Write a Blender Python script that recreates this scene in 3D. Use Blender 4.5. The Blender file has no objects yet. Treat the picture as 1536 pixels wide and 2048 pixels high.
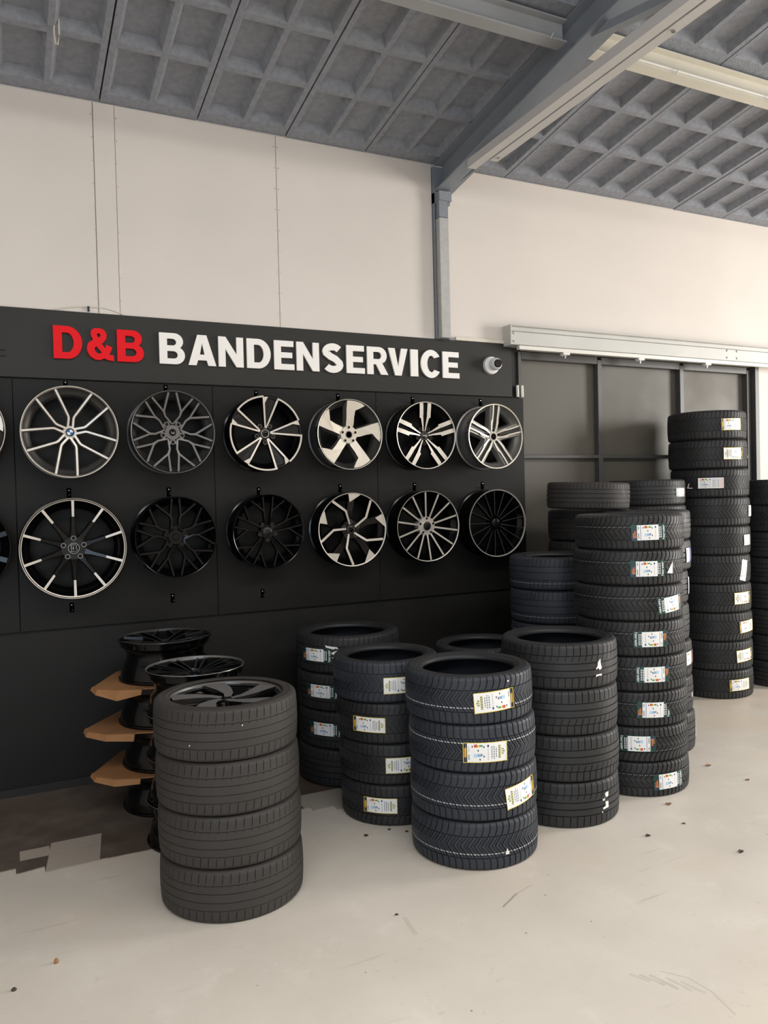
import bpy, bmesh, math, random
from mathutils import Matrix, Vector

sc = bpy.context.scene
COL = sc.collection
PI = math.pi
rnd = random.Random(7)

# ---------------------------------------------------------------- camera
cam_d = bpy.data.cameras.new('camera')
cam = bpy.data.objects.new('camera', cam_d)
COL.objects.link(cam)
sc.camera = cam
cam_d.sensor_fit = 'HORIZONTAL'
cam_d.sensor_width = 36.0
cam_d.lens = 36.0 * 1566.684 / 1536.0
cam_d.clip_start = 0.05
cam_r = (0.899109, -0.437034, -0.024579)
cam_u = (0.030824, 0.007201, 0.999499)
cam_f = (0.436638, 0.899416, -0.019946)
cam.matrix_world = Matrix(((cam_r[0], cam_u[0], -cam_f[0], 0.0),
                           (cam_r[1], cam_u[1], -cam_f[1], -5.28855),
                           (cam_r[2], cam_u[2], -cam_f[2], 1.78),
                           (0, 0, 0, 1)))

# ---------------------------------------------------------------- world, lights, exposure
w = bpy.data.worlds.new('daylight')
sc.world = w
w.use_nodes = True
bg = w.node_tree.nodes['Background']
bg.inputs[0].default_value = (0.86, 0.93, 1.0, 1)
bg.inputs[1].default_value = 1.0

def area(name, loc, direction, sx, sy, power, col):
    d = bpy.data.lights.new(name, 'AREA')
    d.shape = 'RECTANGLE'; d.size = sx; d.size_y = sy
    d.energy = power; d.color = col
    o = bpy.data.objects.new(name, d)
    COL.objects.link(o)
    o.location = loc
    o.rotation_euler = Vector(direction).to_track_quat('-Z', 'Y').to_euler()
    return o
# daylight entering by the open roller door in the right wall
area('door_daylight', (11.18, -4.2, 2.6), (-1, 0, 0), 2.4, 3.2, 610, (1.0, 0.962, 0.905))
# daylight entering by the open front of the hall, behind the camera
area('front_daylight', (-2.6, -11.9, 2.0), (0.15, 1, 0.03), 3.6, 3.2, 140, (0.58, 0.77, 1.0))
# daylight through the long roof light above and behind the camera
area('roof_light', (1.6, -5.75, 5.0), (0, 0, -1), 11.0, 1.4, 440, (1.0, 0.97, 0.93))

vs = sc.view_settings
vs.view_transform = 'Standard'; vs.look = 'None'
vs.exposure = 0.0; vs.gamma = 1.0; vs.use_curve_mapping = False

# ---------------------------------------------------------------- materials
def lin(c):
    return tuple(((v / 255.0) / 12.92 if v <= 10 else (((v / 255.0) + 0.055) / 1.055) ** 2.4) for v in c)

def mat(name, rgb, rough=0.5, metal=0.0, var=0.0, vscale=6.0, bump=0.0, bscale=60.0, rvar=0.0, coat=0.0, srgb=True, spec=None):
    m = bpy.data.materials.new(name); m.use_nodes = True
    nt = m.node_tree; b = nt.nodes['Principled BSDF']
    c = lin(rgb) if srgb else rgb
    b.inputs['Base Color'].default_value = (*c, 1)
    b.inputs['Roughness'].default_value = rough
    b.inputs['Metallic'].default_value = metal
    if spec is not None: b.inputs['Specular IOR Level'].default_value = spec
    if coat: b.inputs['Coat Weight'].default_value = coat; b.inputs['Coat Roughness'].default_value = 0.05
    tc = nt.nodes.new('ShaderNodeTexCoord')
    if var or rvar:
        n = nt.nodes.new('ShaderNodeTexNoise'); n.inputs['Scale'].default_value = vscale; n.inputs['Detail'].default_value = 6
        nt.links.new(tc.outputs['Object'], n.inputs['Vector'])
        if var:
            r = nt.nodes.new('ShaderNodeValToRGB')
            r.color_ramp.elements[0].position = 0.3; r.color_ramp.elements[1].position = 0.7
            r.color_ramp.elements[0].color = (*[max(0, v * (1 - var)) for v in c], 1)
            r.color_ramp.elements[1].color = (*[min(1, v * (1 + var)) for v in c], 1)
            nt.links.new(n.outputs['Fac'], r.inputs[0]); nt.links.new(r.outputs[0], b.inputs['Base Color'])
        if rvar:
            mr = nt.nodes.new('ShaderNodeMapRange')
            mr.inputs['From Min'].default_value = 0.3; mr.inputs['From Max'].default_value = 0.7
            mr.inputs['To Min'].default_value = max(0.02, rough - rvar); mr.inputs['To Max'].default_value = min(1, rough + rvar)
            nt.links.new(n.outputs['Fac'], mr.inputs['Value']); nt.links.new(mr.outputs[0], b.inputs['Roughness'])
    if bump:
        n2 = nt.nodes.new('ShaderNodeTexNoise'); n2.inputs['Scale'].default_value = bscale; n2.inputs['Detail'].default_value = 4
        nt.links.new(tc.outputs['Object'], n2.inputs['Vector'])
        bp = nt.nodes.new('ShaderNodeBump'); bp.inputs['Strength'].default_value = bump; bp.inputs['Distance'].default_value = 0.004
        nt.links.new(n2.outputs['Fac'], bp.inputs['Height']); nt.links.new(bp.outputs[0], b.inputs['Normal'])
    return m

M = {}
M['white_wall'] = mat('white_wall_paint', (218, 210, 202), 0.6, var=0.035, vscale=1.3, bump=0.08, bscale=25)
M['black_wall'] = mat('black_wall_paint', (27, 26, 24), 0.55, var=0.12, vscale=2.2, bump=0.15, bscale=40, rvar=0.06, spec=0.3)
M['board'] = mat('black_board_laminate', (27, 26, 24), 0.48, var=0.10, vscale=1.7, bump=0.06, bscale=30, rvar=0.07, spec=0.22)
M['fascia'] = mat('black_fascia_paint', (44, 43, 40), 0.5, var=0.08, vscale=2.0, bump=0.08, bscale=30, spec=0.3)
M['door_paint'] = mat('charcoal_door_paint', (90, 86, 77), 0.52, var=0.08, vscale=2.0, bump=0.06, bscale=20, rvar=0.08)
M['door_frame'] = mat('charcoal_steel_frame', (78, 77, 75), 0.42, var=0.06)
M['steel_grey'] = mat('grey_painted_steel', (132, 138, 145), 0.45, var=0.05, vscale=5)
M['purlin_shaded'] = mat('shaded_purlin_grey', (156, 157, 158), 0.5, var=0.05, vscale=4)  # left purlin run greyed in colour to stand for shade; right run stays cream
M['tie'] = mat('pale_painted_steel', (200, 197, 194), 0.5, var=0.04, vscale=4)
M['cream_steel'] = mat('cream_painted_steel', (214, 209, 194), 0.45, var=0.04, vscale=4)
M['column'] = mat('hammered_grey_paint', (176, 175, 173), 0.36, var=0.08, vscale=30, bump=0.25, bscale=70)
M['concrete'] = mat('grey_woodwool_cement', (138, 141, 148), 0.92, var=0.13, vscale=26, bump=0.9, bscale=90)
M['dark_gap'] = mat('dark_roof_void', (30, 30, 31), 0.9)
M['white_metal'] = mat('white_painted_metal', (222, 220, 212), 0.4, var=0.03)
M['beam_paint'] = mat('pale_grey_beam_paint', (196, 195, 189), 0.45, var=0.06, vscale=3)
M['zinc'] = mat('zinc_metal', (190, 190, 188), 0.3, 1.0, var=0.06)
M['black_steel'] = mat('black_steel', (30, 30, 30), 0.4, 0.3)
M['red_letter'] = mat('red_acrylic', (232, 12, 26), 0.5, var=0.02, spec=0.2)
M['white_letter'] = mat('white_acrylic', (246, 243, 238), 0.5, var=0.01, spec=0.3)
M['white_plastic'] = mat('white_plastic', (226, 225, 222), 0.35)
M['lens'] = mat('black_lens_glass', (8, 10, 16), 0.08, coat=0.5)
M['cardboard'] = mat('brown_cardboard', (152, 108, 68), 0.8, var=0.08, vscale=9, bump=0.1, bscale=60)
M['rubber'] = mat('black_rubber', (37, 37, 38), 0.56, var=0.10, vscale=11, bump=0.10, bscale=160, rvar=0.08)
M['rubber_blue'] = mat('bluish_rubber', (43, 47, 55), 0.55, var=0.08, vscale=11, bump=0.10, bscale=160, rvar=0.08)  # slightly bluer base colour, even over the whole tread
M['rubber_worn'] = mat('worn_brownish_rubber', (51, 48, 45), 0.68, var=0.12, vscale=9, bump=0.12, bscale=160, rvar=0.08)
M['rubber_side'] = mat('rubber_sidewall', (36, 37, 39), 0.52, var=0.08, vscale=8, rvar=0.06)
M['rubber_inner'] = mat('smooth_inner_rubber', (28, 31, 38), 0.38, var=0.10, vscale=5)
M['stripe'] = mat('white_tread_paint', (206, 208, 208), 0.7)
M['stripe_dim'] = mat('grey_tread_paint', (120, 122, 124), 0.75)
M['paper'] = mat('white_paper', (236, 234, 228), 0.6)
M['machined'] = mat('machined_aluminium', (214, 207, 196), 0.40, 0.6, var=0.05, vscale=20)
M['bright'] = mat('bright_silver_wheel', (216, 209, 195), 0.40, 0.6, var=0.04, vscale=15)
M['silver_grey'] = mat('silver_grey_wheel_paint', (150, 148, 145), 0.36, 0.7, var=0.04)
M['dark_silver'] = mat('dark_anthracite_wheel_paint', (72, 71, 70), 0.35, 0.5)
M['satin_grey'] = mat('satin_gunmetal', (112, 110, 107), 0.40, 0.75, var=0.04)
M['gloss_black'] = mat('gloss_black_wheel', (8, 8, 9), 0.14, 0.0, spec=0.28)
M['semi_black'] = mat('semi_gloss_black_wheel', (16, 16, 16), 0.32, spec=0.4)
M['grey_face'] = mat('matt_grey_wheel_face', (140, 138, 138), 0.42, 0.6, var=0.04)
M['blue'] = mat('blue_enamel', (30, 96, 170), 0.3)
M['white_enamel'] = mat('white_enamel', (235, 238, 240), 0.3)
M['leaf'] = mat('dry_brown_leaf', (150, 104, 62), 0.8, var=0.2, vscale=80)
M['crumb'] = mat('dark_dirt_crumb', (70, 58, 50), 0.9, var=0.2, vscale=80)
M['cord'] = mat('off_white_cord', (212, 206, 190), 0.7)
M['skirting'] = mat('black_skirting_rubber', (36, 35, 34), 0.4)

SCUFFS = [(1.88, -2.49, 2.00, -2.425, .005, .55), (2.00, -2.425, 2.10, -2.395, .003, .35), (1.47, -2.36, 1.45, -2.50, .010, .18),
          (2.02, -3.10, 2.055, -3.17, .007, .20), (2.05, -3.12, 2.085, -3.21, .006, .25), (2.08, -3.14, 2.11, -3.25, .007, .25), (2.12, -3.18, 2.145, -3.28, .006, .22), (2.15, -3.22, 2.175, -3.31, .007, .18),
          (2.13, -3.14, 2.19, -3.22, .003, .3), (2.19, -3.22, 2.20, -3.32, .003, .3), (2.20, -3.32, 2.17, -3.44, .003, .3)]
def floor_material():
    m = bpy.data.materials.new('polished_concrete_floor'); m.use_nodes = True
    nt = m.node_tree; N = nt.nodes.new; Lk = nt.links.new
    b = nt.nodes['Principled BSDF']
    tc = N('ShaderNodeTexCoord')
    def noise(s, d=6, r=0.6):
        n = N('ShaderNodeTexNoise'); n.inputs['Scale'].default_value = s; n.inputs['Detail'].default_value = d; n.inputs['Roughness'].default_value = r
        Lk(tc.outputs['Object'], n.inputs['Vector']); return n.outputs['Fac']
    def ramp(src, p0, p1, c0, c1):
        r = N('ShaderNodeValToRGB'); e = r.color_ramp.elements
        e[0].position = p0; e[1].position = p1; e[0].color = (*c0, 1); e[1].color = (*c1, 1)
        Lk(src, r.inputs[0]); return r.outputs[0]
    def mix(f, a, c, mode='MIX'):
        x = N('ShaderNodeMix'); x.data_type = 'RGBA'; x.blend_type = mode
        if isinstance(f, float): x.inputs[0].default_value = f
        else: Lk(f, x.inputs[0])
        Lk(a, x.inputs[6]); Lk(c, x.inputs[7]) if not isinstance(c, tuple) else setattr(x.inputs[7], 'default_value', (*c, 1))
        return x.outputs[2]
    def mth(op, a, c=None, clamp=False):
        x = N('ShaderNodeMath'); x.operation = op; x.use_clamp = clamp
        for i, v in enumerate((a, c)):
            if v is None: continue
            if isinstance(v, (int, float)): x.inputs[i].default_value = v
            else: Lk(v, x.inputs[i])
        return x.outputs[0]
    base = ramp(noise(0.9, 7), 0.32, 0.68, lin((200, 192, 180)), lin((215, 208, 197)))
    base = mix(ramp(noise(0.55, 3), 0.55, 0.72, (0, 0, 0), (0.55, 0.55, 0.55)), base, lin((217, 196, 173)))
    base = mix(ramp(noise(3.5, 8, 0.7), 0.56, 0.70, (0, 0, 0), (0.5, 0.5, 0.5)), base, lin((226, 220, 209)))
    base = mix(ramp(noise(18, 6, 0.7), 0.60, 0.74, (0, 0, 0), (0.30, 0.30, 0.30)), base, lin((158, 148, 134)))
    # long faint scuffs
    mp = N('ShaderNodeMapping'); mp.inputs['Scale'].default_value = (0.8, 9.0, 1); mp.inputs['Rotation'].default_value = (0, 0, 0.5)
    Lk(tc.outputs['Object'], mp.inputs['Vector'])
    sn = N('ShaderNodeTexNoise'); sn.inputs['Scale'].default_value = 2.2; sn.inputs['Detail'].default_value = 3
    Lk(mp.outputs[0], sn.inputs['Vector'])
    base = mix(ramp(sn.outputs['Fac'], 0.66, 0.74, (0, 0, 0), (0.35, 0.35, 0.35)), base, lin((160, 148, 132)))
    # rubber scuffs: single strokes and one tread print
    def seg(ax, ay, bx, by, wd, amt):
        sp_ = N('ShaderNodeSeparateXYZ'); Lk(tc.outputs['Object'], sp_.inputs[0])
        dx, dy = bx - ax, by - ay; L2 = math.hypot(dx, dy)
        ux, uy = dx / L2, dy / L2
        px = mth('SUBTRACT', sp_.outputs[0], ax); py = mth('SUBTRACT', sp_.outputs[1], ay)
        al = mth('ADD', mth('MULTIPLY', px, ux), mth('MULTIPLY', py, uy))
        ac = mth('ADD', mth('MULTIPLY', px, -uy), mth('MULTIPLY', py, ux))
        wob_ = mth('MULTIPLY', mth('SUBTRACT', noise(9, 2), 0.5), wd * 2)
        ins = mth('MULTIPLY', mth('GREATER_THAN', al, 0.0), mth('LESS_THAN', al, L2))
        return mth('MULTIPLY', mth('MULTIPLY', ins, mth('LESS_THAN', mth('ABSOLUTE', mth('ADD', ac, wob_)), wd)), amt)
    for sgm in SCUFFS:
        base = mix(seg(*sgm), base, lin((128, 118, 104)))
    # small dark specks
    vo = N('ShaderNodeTexVoronoi'); vo.inputs['Scale'].default_value = 5.5
    Lk(tc.outputs['Object'], vo.inputs['Vector'])
    sp = mth('MULTIPLY', mth('LESS_THAN', vo.outputs['Distance'], 0.028), 0.6)
    base = mix(sp, base, lin((110, 98, 84)))
    # old brown glue strip left on the floor along the wall, with lighter squares where tiles lay
    sep = N('ShaderNodeSeparateXYZ'); Lk(tc.outputs['Object'], sep.inputs[0])
    X, Y = sep.outputs[0], sep.outputs[1]
    wob = mth('MULTIPLY', mth('SUBTRACT', noise(3.0, 4), 0.5), 0.22)
    # stepped (tile-shaped) edge
    step = mth('MULTIPLY', mth('SNAP', mth('MULTIPLY', mth('SINE', mth('MULTIPLY', X, 4.1)), 0.11), 0.055), 1.0)
    edge = mth('ADD', mth('ADD', Y, mth('MULTIPLY', wob, 0.35)), step)
    inside = mth('MULTIPLY', mth('ADD', edge, 1.12), 60.0, True)
    inside = mth('MULTIPLY', inside, mth('MULTIPLY', mth('SUBTRACT', 1.95, X), 20.0, True))
    def rect(x0, x1, y0, y1, k):
        rx = mth('MULTIPLY', mth('ADD', X, mth('MULTIPLY', Y, k)), 1.0)
        a = mth('MULTIPLY', mth('GREATER_THAN', rx, x0), mth('LESS_THAN', rx, x1))
        c = mth('MULTIPLY', mth('GREATER_THAN', Y, y0), mth('LESS_THAN', Y, y1))
        return mth('MULTIPLY', a, c)
    tiles = mth('MAXIMUM', rect(0.28, 0.53, -1.19, -0.83, -0.13), mth('MAXIMUM', rect(0.02, 0.16, -0.98, -0.86, 0.0), rect(1.50, 1.80, -1.2, -0.86, 0.0)))
    keep = mth('MULTIPLY', inside, mth('SUBTRACT', 1.0, mth('MULTIPLY', tiles, 0.55)))  # real tile squares, toned down in colour for the shadow over them
    glue = ramp(noise(5.0, 6), 0.35, 0.68, lin((66, 55, 48)), lin((98, 86, 76)))
    glue = mix(ramp(noise(2.2, 3), 0.5, 0.62, (0, 0, 0), (0.7, 0.7, 0.7)), glue, lin((78, 62, 52)))
    base = mix(mth('MULTIPLY', keep, 0.95), base, glue)
    Lk(base, b.inputs['Base Color'])
    mr = N('ShaderNodeMapRange'); mr.inputs['From Min'].default_value = 0.3; mr.inputs['From Max'].default_value = 0.7
    mr.inputs['To Min'].default_value = 0.34; mr.inputs['To Max'].default_value = 0.58
    Lk(noise(2.0, 5), mr.inputs['Value']); Lk(mr.outputs[0], b.inputs['Roughness'])
    bp = N('ShaderNodeBump'); bp.inputs['Strength'].default_value = 0.08; bp.inputs['Distance'].default_value = 0.004
    Lk(noise(30, 5), bp.inputs['Height']); Lk(bp.outputs[0], b.inputs['Normal'])
    return m
M['floor'] = floor_material()

def print_material():
    m = bpy.data.materials.new('printed_label'); m.use_nodes = True
    nt = m.node_tree; b = nt.nodes['Principled BSDF']
    a = nt.nodes.new('ShaderNodeVertexColor'); a.layer_name = 'print'
    nt.links.new(a.outputs['Color'], b.inputs['Base Color'])
    b.inputs['Roughness'].default_value = 0.38
    return m
M['print'] = print_material()

# ---------------------------------------------------------------- helpers
class MB:
    def __init__(s): s.v = []; s.f = []; s.m = []
    def face(s, idx, mi=0): s.f.append(tuple(idx)); s.m.append(mi)
    def box(s, x0, x1, y0, y1, z0, z1, mi=0):
        n = len(s.v)
        s.v += [(x0, y0, z0), (x1, y0, z0), (x1, y1, z0), (x0, y1, z0), (x0, y0, z1), (x1, y0, z1), (x1, y1, z1), (x0, y1, z1)]
        for q in ((0, 3, 2, 1), (4, 5, 6, 7), (0, 1, 5, 4), (1, 2, 6, 5), (2, 3, 7, 6), (3, 0, 4, 7)):
            s.face([n + i for i in q], mi)
        return s
    def lathe(s, prof, seg=64, mi=0, a0=0.0, a1=2 * PI, axis='z', c=(0, 0, 0)):
        full = abs(a1 - a0 - 2 * PI) < 1e-6
        n = len(s.v); k = seg if full else seg + 1
        for j in range(k):
            a = a0 + (a1 - a0) * j / seg; ca, sa = math.cos(a), math.sin(a)
            for r, z in prof:
                p = (r * ca, r * sa, z)
                if axis == 'y': p = (r * ca, -z, r * sa)
                s.v.append((p[0] + c[0], p[1] + c[1], p[2] + c[2]))
        L = len(prof)
        for j in range(seg):
            j2 = (j + 1) % k
            for i in range(L - 1):
                mm = mi[i] if isinstance(mi, (list, tuple)) else mi
                s.face((n + j * L + i, n + j2 * L + i, n + j2 * L + i + 1, n + j * L + i + 1), mm)
        return s
    def prism(s, pts, z0, z1, mi=0, mside=None):
        n = len(s.v); k = len(pts)
        mside = mi if mside is None else mside
        s.v += [(x, y, z0) for x, y in pts] + [(x, y, z1) for x, y in pts]
        s.face([n + i for i in reversed(range(k))], mside); s.face([n + k + i for i in range(k)], mi)
        for i in range(k):
            j = (i + 1) % k
            s.face((n + i, n + j, n + k + j, n + k + i), mside)
        return s
    def tube(s, pts, r, seg=8, mi=0):
        n = len(s.v); P = [Vector(p) for p in pts]
        for i, p in enumerate(P):
            d = (P[min(i + 1, len(P) - 1)] - P[max(i - 1, 0)]).normalized()
            a = d.orthogonal().normalized() if abs(d.z) > 0.95 else d.cross(Vector((0, 0, 1))).normalized()
            b = d.cross(a)
            for k in range(seg):
                t = 2 * PI * k / seg
                s.v.append(tuple(p + a * (r * math.cos(t)) + b * (r * math.sin(t))))
        for i in range(len(P) - 1):
            for k in range(seg):
                s.face((n + i * seg + k, n + (i + 1) * seg + k, n + (i + 1) * seg + (k + 1) % seg, n + i * seg + (k + 1) % seg), mi)
        s.face([n + k for k in range(seg)], mi); s.face([n + (len(P) - 1) * seg + k for k in reversed(range(seg))], mi)
        return s
    def mesh(s, name, mats, smooth=False):
        me = bpy.data.meshes.new(name)
        me.from_pydata(s.v, [], s.f)
        for m in mats: me.materials.append(m)
        me.polygons.foreach_set('material_index', s.m)
        if smooth: me.polygons.foreach_set('use_smooth', [True] * len(s.f))
        me.update()
        return me
    def build(s, name, mats, parent=None, smooth=False, fix=True):
        if not isinstance(mats, (list, tuple)): mats = [mats]
        me = s.mesh(name, mats, smooth)
        if fix:
            bm = bmesh.new(); bm.from_mesh(me); bmesh.ops.recalc_face_normals(bm, faces=bm.faces); bm.to_mesh(me); bm.free()
        return link(name, me, parent)

def link(name, me, parent=None):
    o = bpy.data.objects.new(name, me); COL.objects.link(o)
    if parent is not None: o.parent = parent
    return o
def tag(o, label=None, cat=None, group=None, kind=None):
    if label: o['label'] = label
    if cat: o['category'] = cat
    if group: o['group'] = group
    if kind: o['kind'] = kind
    return o
def thing(name, label, cat, loc=(0, 0, 0), rot=(0, 0, 0), group=None):
    o = bpy.data.objects.new(name, None); COL.objects.link(o)
    o.empty_display_size = 0.1
    o.location = loc; o.rotation_euler = rot
    return tag(o, label, cat, group)
def autosmooth(o, ang=35):
    me = o.data
    me.polygons.foreach_set('use_smooth', [True] * len(me.polygons))
    me.set_sharp_from_angle(angle=math.radians(ang))
    return o
def bevel(o, wd, seg=2):
    md = o.modifiers.new('edge', 'BEVEL'); md.width = wd; md.segments = seg; md.limit_method = 'ANGLE'; md.angle_limit = 0.6
    return o

# ---------------------------------------------------------------- room shell
CEIL = 4.329; TA = math.tan(0.14906)
fl = MB().box(-6.2, 11.45, -12.2, 0.2, -0.15, 0.0).build('floor', M['floor']); tag(fl, kind='structure')
DX0, DX1, DZ = 3.84, 6.65, 2.955
wb = MB()
wb.box(-6.2, DX0, 0, 0.25, 2.98, 4.7, 0)
wb.box(-6.2, DX0, 0, 0.25, 0, 2.98, 1)
wb.box(DX0, DX1, 0, 0.25, DZ, 4.7, 0)
wb.box(DX1, 11.45, 0, 0.25, 0, 4.7, 0)
wb.box(DX0, DX1, 0.16, 0.25, 0, DZ, 1)
wall = wb.build('wall_back', [M['white_wall'], M['black_wall']]); tag(wall, kind='structure')
# board panels that face the upper wall, each with its own joint
for x0, x1, y in ((-2.4, 0.581, -0.010), (0.585, 0.711, -0.013), (0.715, 1.786, -0.010), (1.790, 3.035, -0.010), (3.172, 8.0, -0.010)):
    p = MB().box(x0, x1, y, 0.0, 2.985 if x1 < 3.3 else 3.0, 4.32).build('wall_panel', M['white_wall'], wall); bevel(p, 0.0015, 1)
for x in (0.572, 0.722, 1.775, 1.802):
    s = MB()
    for i in range(9):
        zz = 3.08 + i * 0.145
        s.lathe([(0.0, 0.0022), (0.003, 0.002), (0.0038, 0.0)], 8, axis='y', c=(x + (i % 2) * 0.003, -0.0105, zz))
    sc_o = s.build('screw_heads', M['zinc'], wall); tag(sc_o, kind='stuff')
wl = MB().box(-6.4, -6.2, -12.4, 0.2, 0, 6).build('wall_left', M['white_wall']); tag(wl, kind='structure')
wr = MB()
wr.box(11.25, 11.45, -2.95, 0.2, 0, 6); wr.box(11.25, 11.45, -12.4, -5.45, 0, 6); wr.box(11.25, 11.45, -5.45, -2.95, 4.25, 6); wr.box(11.25, 11.45, -5.45, -2.95, 0, 0.95)
wr = wr.build('wall_right', M['white_wall']); tag(wr, kind='structure')
wf = MB()
wf.box(-6.2, -4.6, -12.4, -12.2, 0, 6); wf.box(-0.6, 11.25, -12.4, -12.2, 0, 6); wf.box(-4.6, -0.6, -12.4, -12.2, 4.2, 6)
wf = wf.build('wall_front', M['white_wall']); tag(wf, kind='structure')

# ceiling: dark deck with ribbed cement panels hung below it
def roofz(y): return CEIL - TA * y
cb = MB()
n = 0
pts = [(0.22, roofz(0.22)), (-6.1, roofz(-6.1)), (-12.4, roofz(-6.1) - 6.3 * TA)]
for (ya, za), (yb, zb) in zip(pts[:-1], pts[1:]):
    n = len(cb.v)
    o1 = 0.17
    cb.v += [(-6.3, ya, za + o1), (11.4, ya, za + o1), (11.4, yb, zb + o1), (-6.3, yb, zb + o1), (-6.3, ya, za + o1 + .12), (11.4, ya, za + o1 + .12), (11.4, yb, zb + o1 + .12), (-6.3, yb, zb + o1 + .12)]
    for q in ((0, 3, 2, 1), (4, 5, 6, 7), (0, 1, 5, 4), (1, 2, 6, 5), (2, 3, 7, 6), (3, 0, 4, 7)): cb.face([n + i for i in q])
ceiling = cb.build('ceiling', M['concrete']); tag(ceiling, kind='structure')

def roof_panel_mesh():
    mb = MB(); W = 0.609; Ls = 1.580 / math.cos(0.14906)
    k = 1 / math.cos(0.14906)
    ys = [0.100 * k, 0.528 * k, 0.572 * k, 0.978 * k, 1.022 * k, Ls - 0.10 * k]
    xs = [0.036, 0.287, 0.322, 0.573]
    gx = [0] + xs + [W]; gy = [0] + ys + [Ls - 0.006]
    H = 0.16; DEP = 0.056; IN = 0.028
    idx = {}
    def vert(x, y, z):
        mb.v.append((x, -y, z)); return len(mb.v) - 1
    for i, x in enumerate(gx):
        for j, y in enumerate(gy): idx[i, j] = vert(x, y, 0)
    for i in range(len(gx) - 1):
        for j in range(len(gy) - 1):
            q = (idx[i, j], idx[i, j + 1], idx[i + 1, j + 1], idx[i + 1, j])
            if i % 2 == 1 and j % 2 == 1:
                x0, x1, y0, y1 = gx[i], gx[i + 1], gy[j], gy[j + 1]
                iy = IN * 1.1
                t = [vert(x0 + IN, y0 + iy, DEP), vert(x0 + IN, y1 - iy, DEP), vert(x1 - IN, y1 - iy, DEP), vert(x1 - IN, y0 + iy, DEP)]
                mb.face(t)
                for a in range(4):
                    b = (a + 1) % 4
                    mb.face((q[a], q[b], t[b], t[a]))
            else: mb.face(q)
    top = [vert(0, 0, H), vert(0, Ls - 0.006, H), vert(W, Ls - 0.006, H), vert(W, 0, H)]
    mb.face(top[::-1])
    gl = len(gy) - 1; gw = len(gx) - 1
    mb.face([idx[0, j] for j in range(gl + 1)] + [top[1], top[0]])
    mb.face([idx[gw, j] for j in range(gl + 1)] + [top[2], top[3]])
    mb.face([idx[i, 0] for i in range(gw + 1)] + [top[3], top[0]])
    mb.face([idx[i, gl] for i in range(gw + 1)] + [top[2], top[1]])
    me = mb.mesh('ceiling_panel', [M['concrete']])
    bm = bmesh.new(); bm.from_mesh(me); bmesh.ops.recalc_face_normals(bm, faces=bm.faces); bm.to_mesh(me); bm.free()
    return me
rp = roof_panel_mesh()
for row in range(3):
    for k in range(-5, 17):
        o = link('ceiling_panel', rp, ceiling)
        o.location = (0.012 + 0.6185 * k, -0.0 - row * 1.582, roofz(-row * 1.582) + rnd.uniform(-.002, .003))
        o.rotation_euler = (-0.14906, 0, 0)

# ---------------------------------------------------------------- steel roof frame
def ibeam_pts(b, h, tw, tf):
    return [(-b / 2, 0), (b / 2, 0), (b / 2, tf), (tw / 2, tf), (tw / 2, h - tf), (b / 2, h - tf), (b / 2, h), (-b / 2, h), (-b / 2, h - tf), (-tw / 2, h - tf), (-tw / 2, tf), (-b / 2, tf)]
def extrude_along(mb, prof, p0, p1, side, up):
    """prof (a,b) -> a along side, b along up, from p0 to p1"""
    n = len(mb.v); k = len(prof)
    for p in (p0, p1):
        for a, b in prof: mb.v.append(tuple(Vector(p) + Vector(side) * a + Vector(up) * b))
    for i in range(k):
        j = (i + 1) % k
        mb.face((n + i, n + j, n + k + j, n + k + i))
    mb.face([n + i for i in range(k)][::-1]); mb.face([n + k + i for i in range(k)])

raf = thing('roof_truss', 'grey steel roof truss rising from the column over the wheel wall', 'roof truss', (3.128, -0.03, 4.10))
def rel(p, o): return (p[0] - o[0], p[1] - o[1], p[2] - o[2])
RO = (3.128, -0.03, 4.10)
mb = MB(); extrude_along(mb, ibeam_pts(0.150, 0.215, 0.012, 0.013), rel((3.128, -0.03, roofz(-0.03) - 0.225), RO), rel((3.128, -6.0, roofz(-6.0) - 0.225), RO), (1, 0, 0), (0, 0, 1))
mb.build('rafter', M['steel_grey'], raf)
mb = MB()
for xa, ya in ((3.055, -0.50), (3.136, -0.66)):
    prof = [(0, 0), (0.066, 0), (0.066, 0.007), (0.007, 0.007), (0.007, 0.06), (0, 0.06)] if xa < 3.1 else [(0, 0), (0.066, 0), (0.066, 0.06), (0.059, 0.06), (0.059, 0.007), (0, 0.007)]
    b = MB(); extrude_along(b, prof, rel((xa, ya, 4.112 - (ya + .6) * .02), RO), rel((xa, -4.6, 4.17), RO), (1, 0, 0), (0, 0, 1))
    b.build('tie_bar', M['tie'], raf)
b = MB(); b.prism([(-0.035, -0.20), (-0.035, -0.76), (-0.02, -0.80), (0.02, -0.80)], 0, 0.008)
b.v = [(0.012 + 0.0 + z, y, 0.055 + x * 1.2 - (y + .2) * .04) for x, y, z in b.v]
b.build('gusset_plate', M['steel_grey'], raf)
b = MB(); extrude_along(b, [(-0.03, 0), (0.03, 0), (0.03, 0.006), (-0.024, 0.006), (-0.024, 0.05), (-0.03, 0.05)], rel((3.128, -1.62, 4.40), RO), rel((3.128, -2.9, 4.135), RO), (1, 0, 0), (0, 0.2, 0.98))
b.build('diagonal_brace', M['steel_grey'], raf)
for y, z in ((-0.72, 4.115), (-2.3, 4.14)):
    b = MB(); b.lathe([(0, -0.012), (0.011, -0.012), (0.011, 0.0), (0.006, 0.0), (0.006, 0.014)], 8, c=rel((3.172, y, z), RO)); b.build('bolt', M['zinc'], raf)

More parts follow.
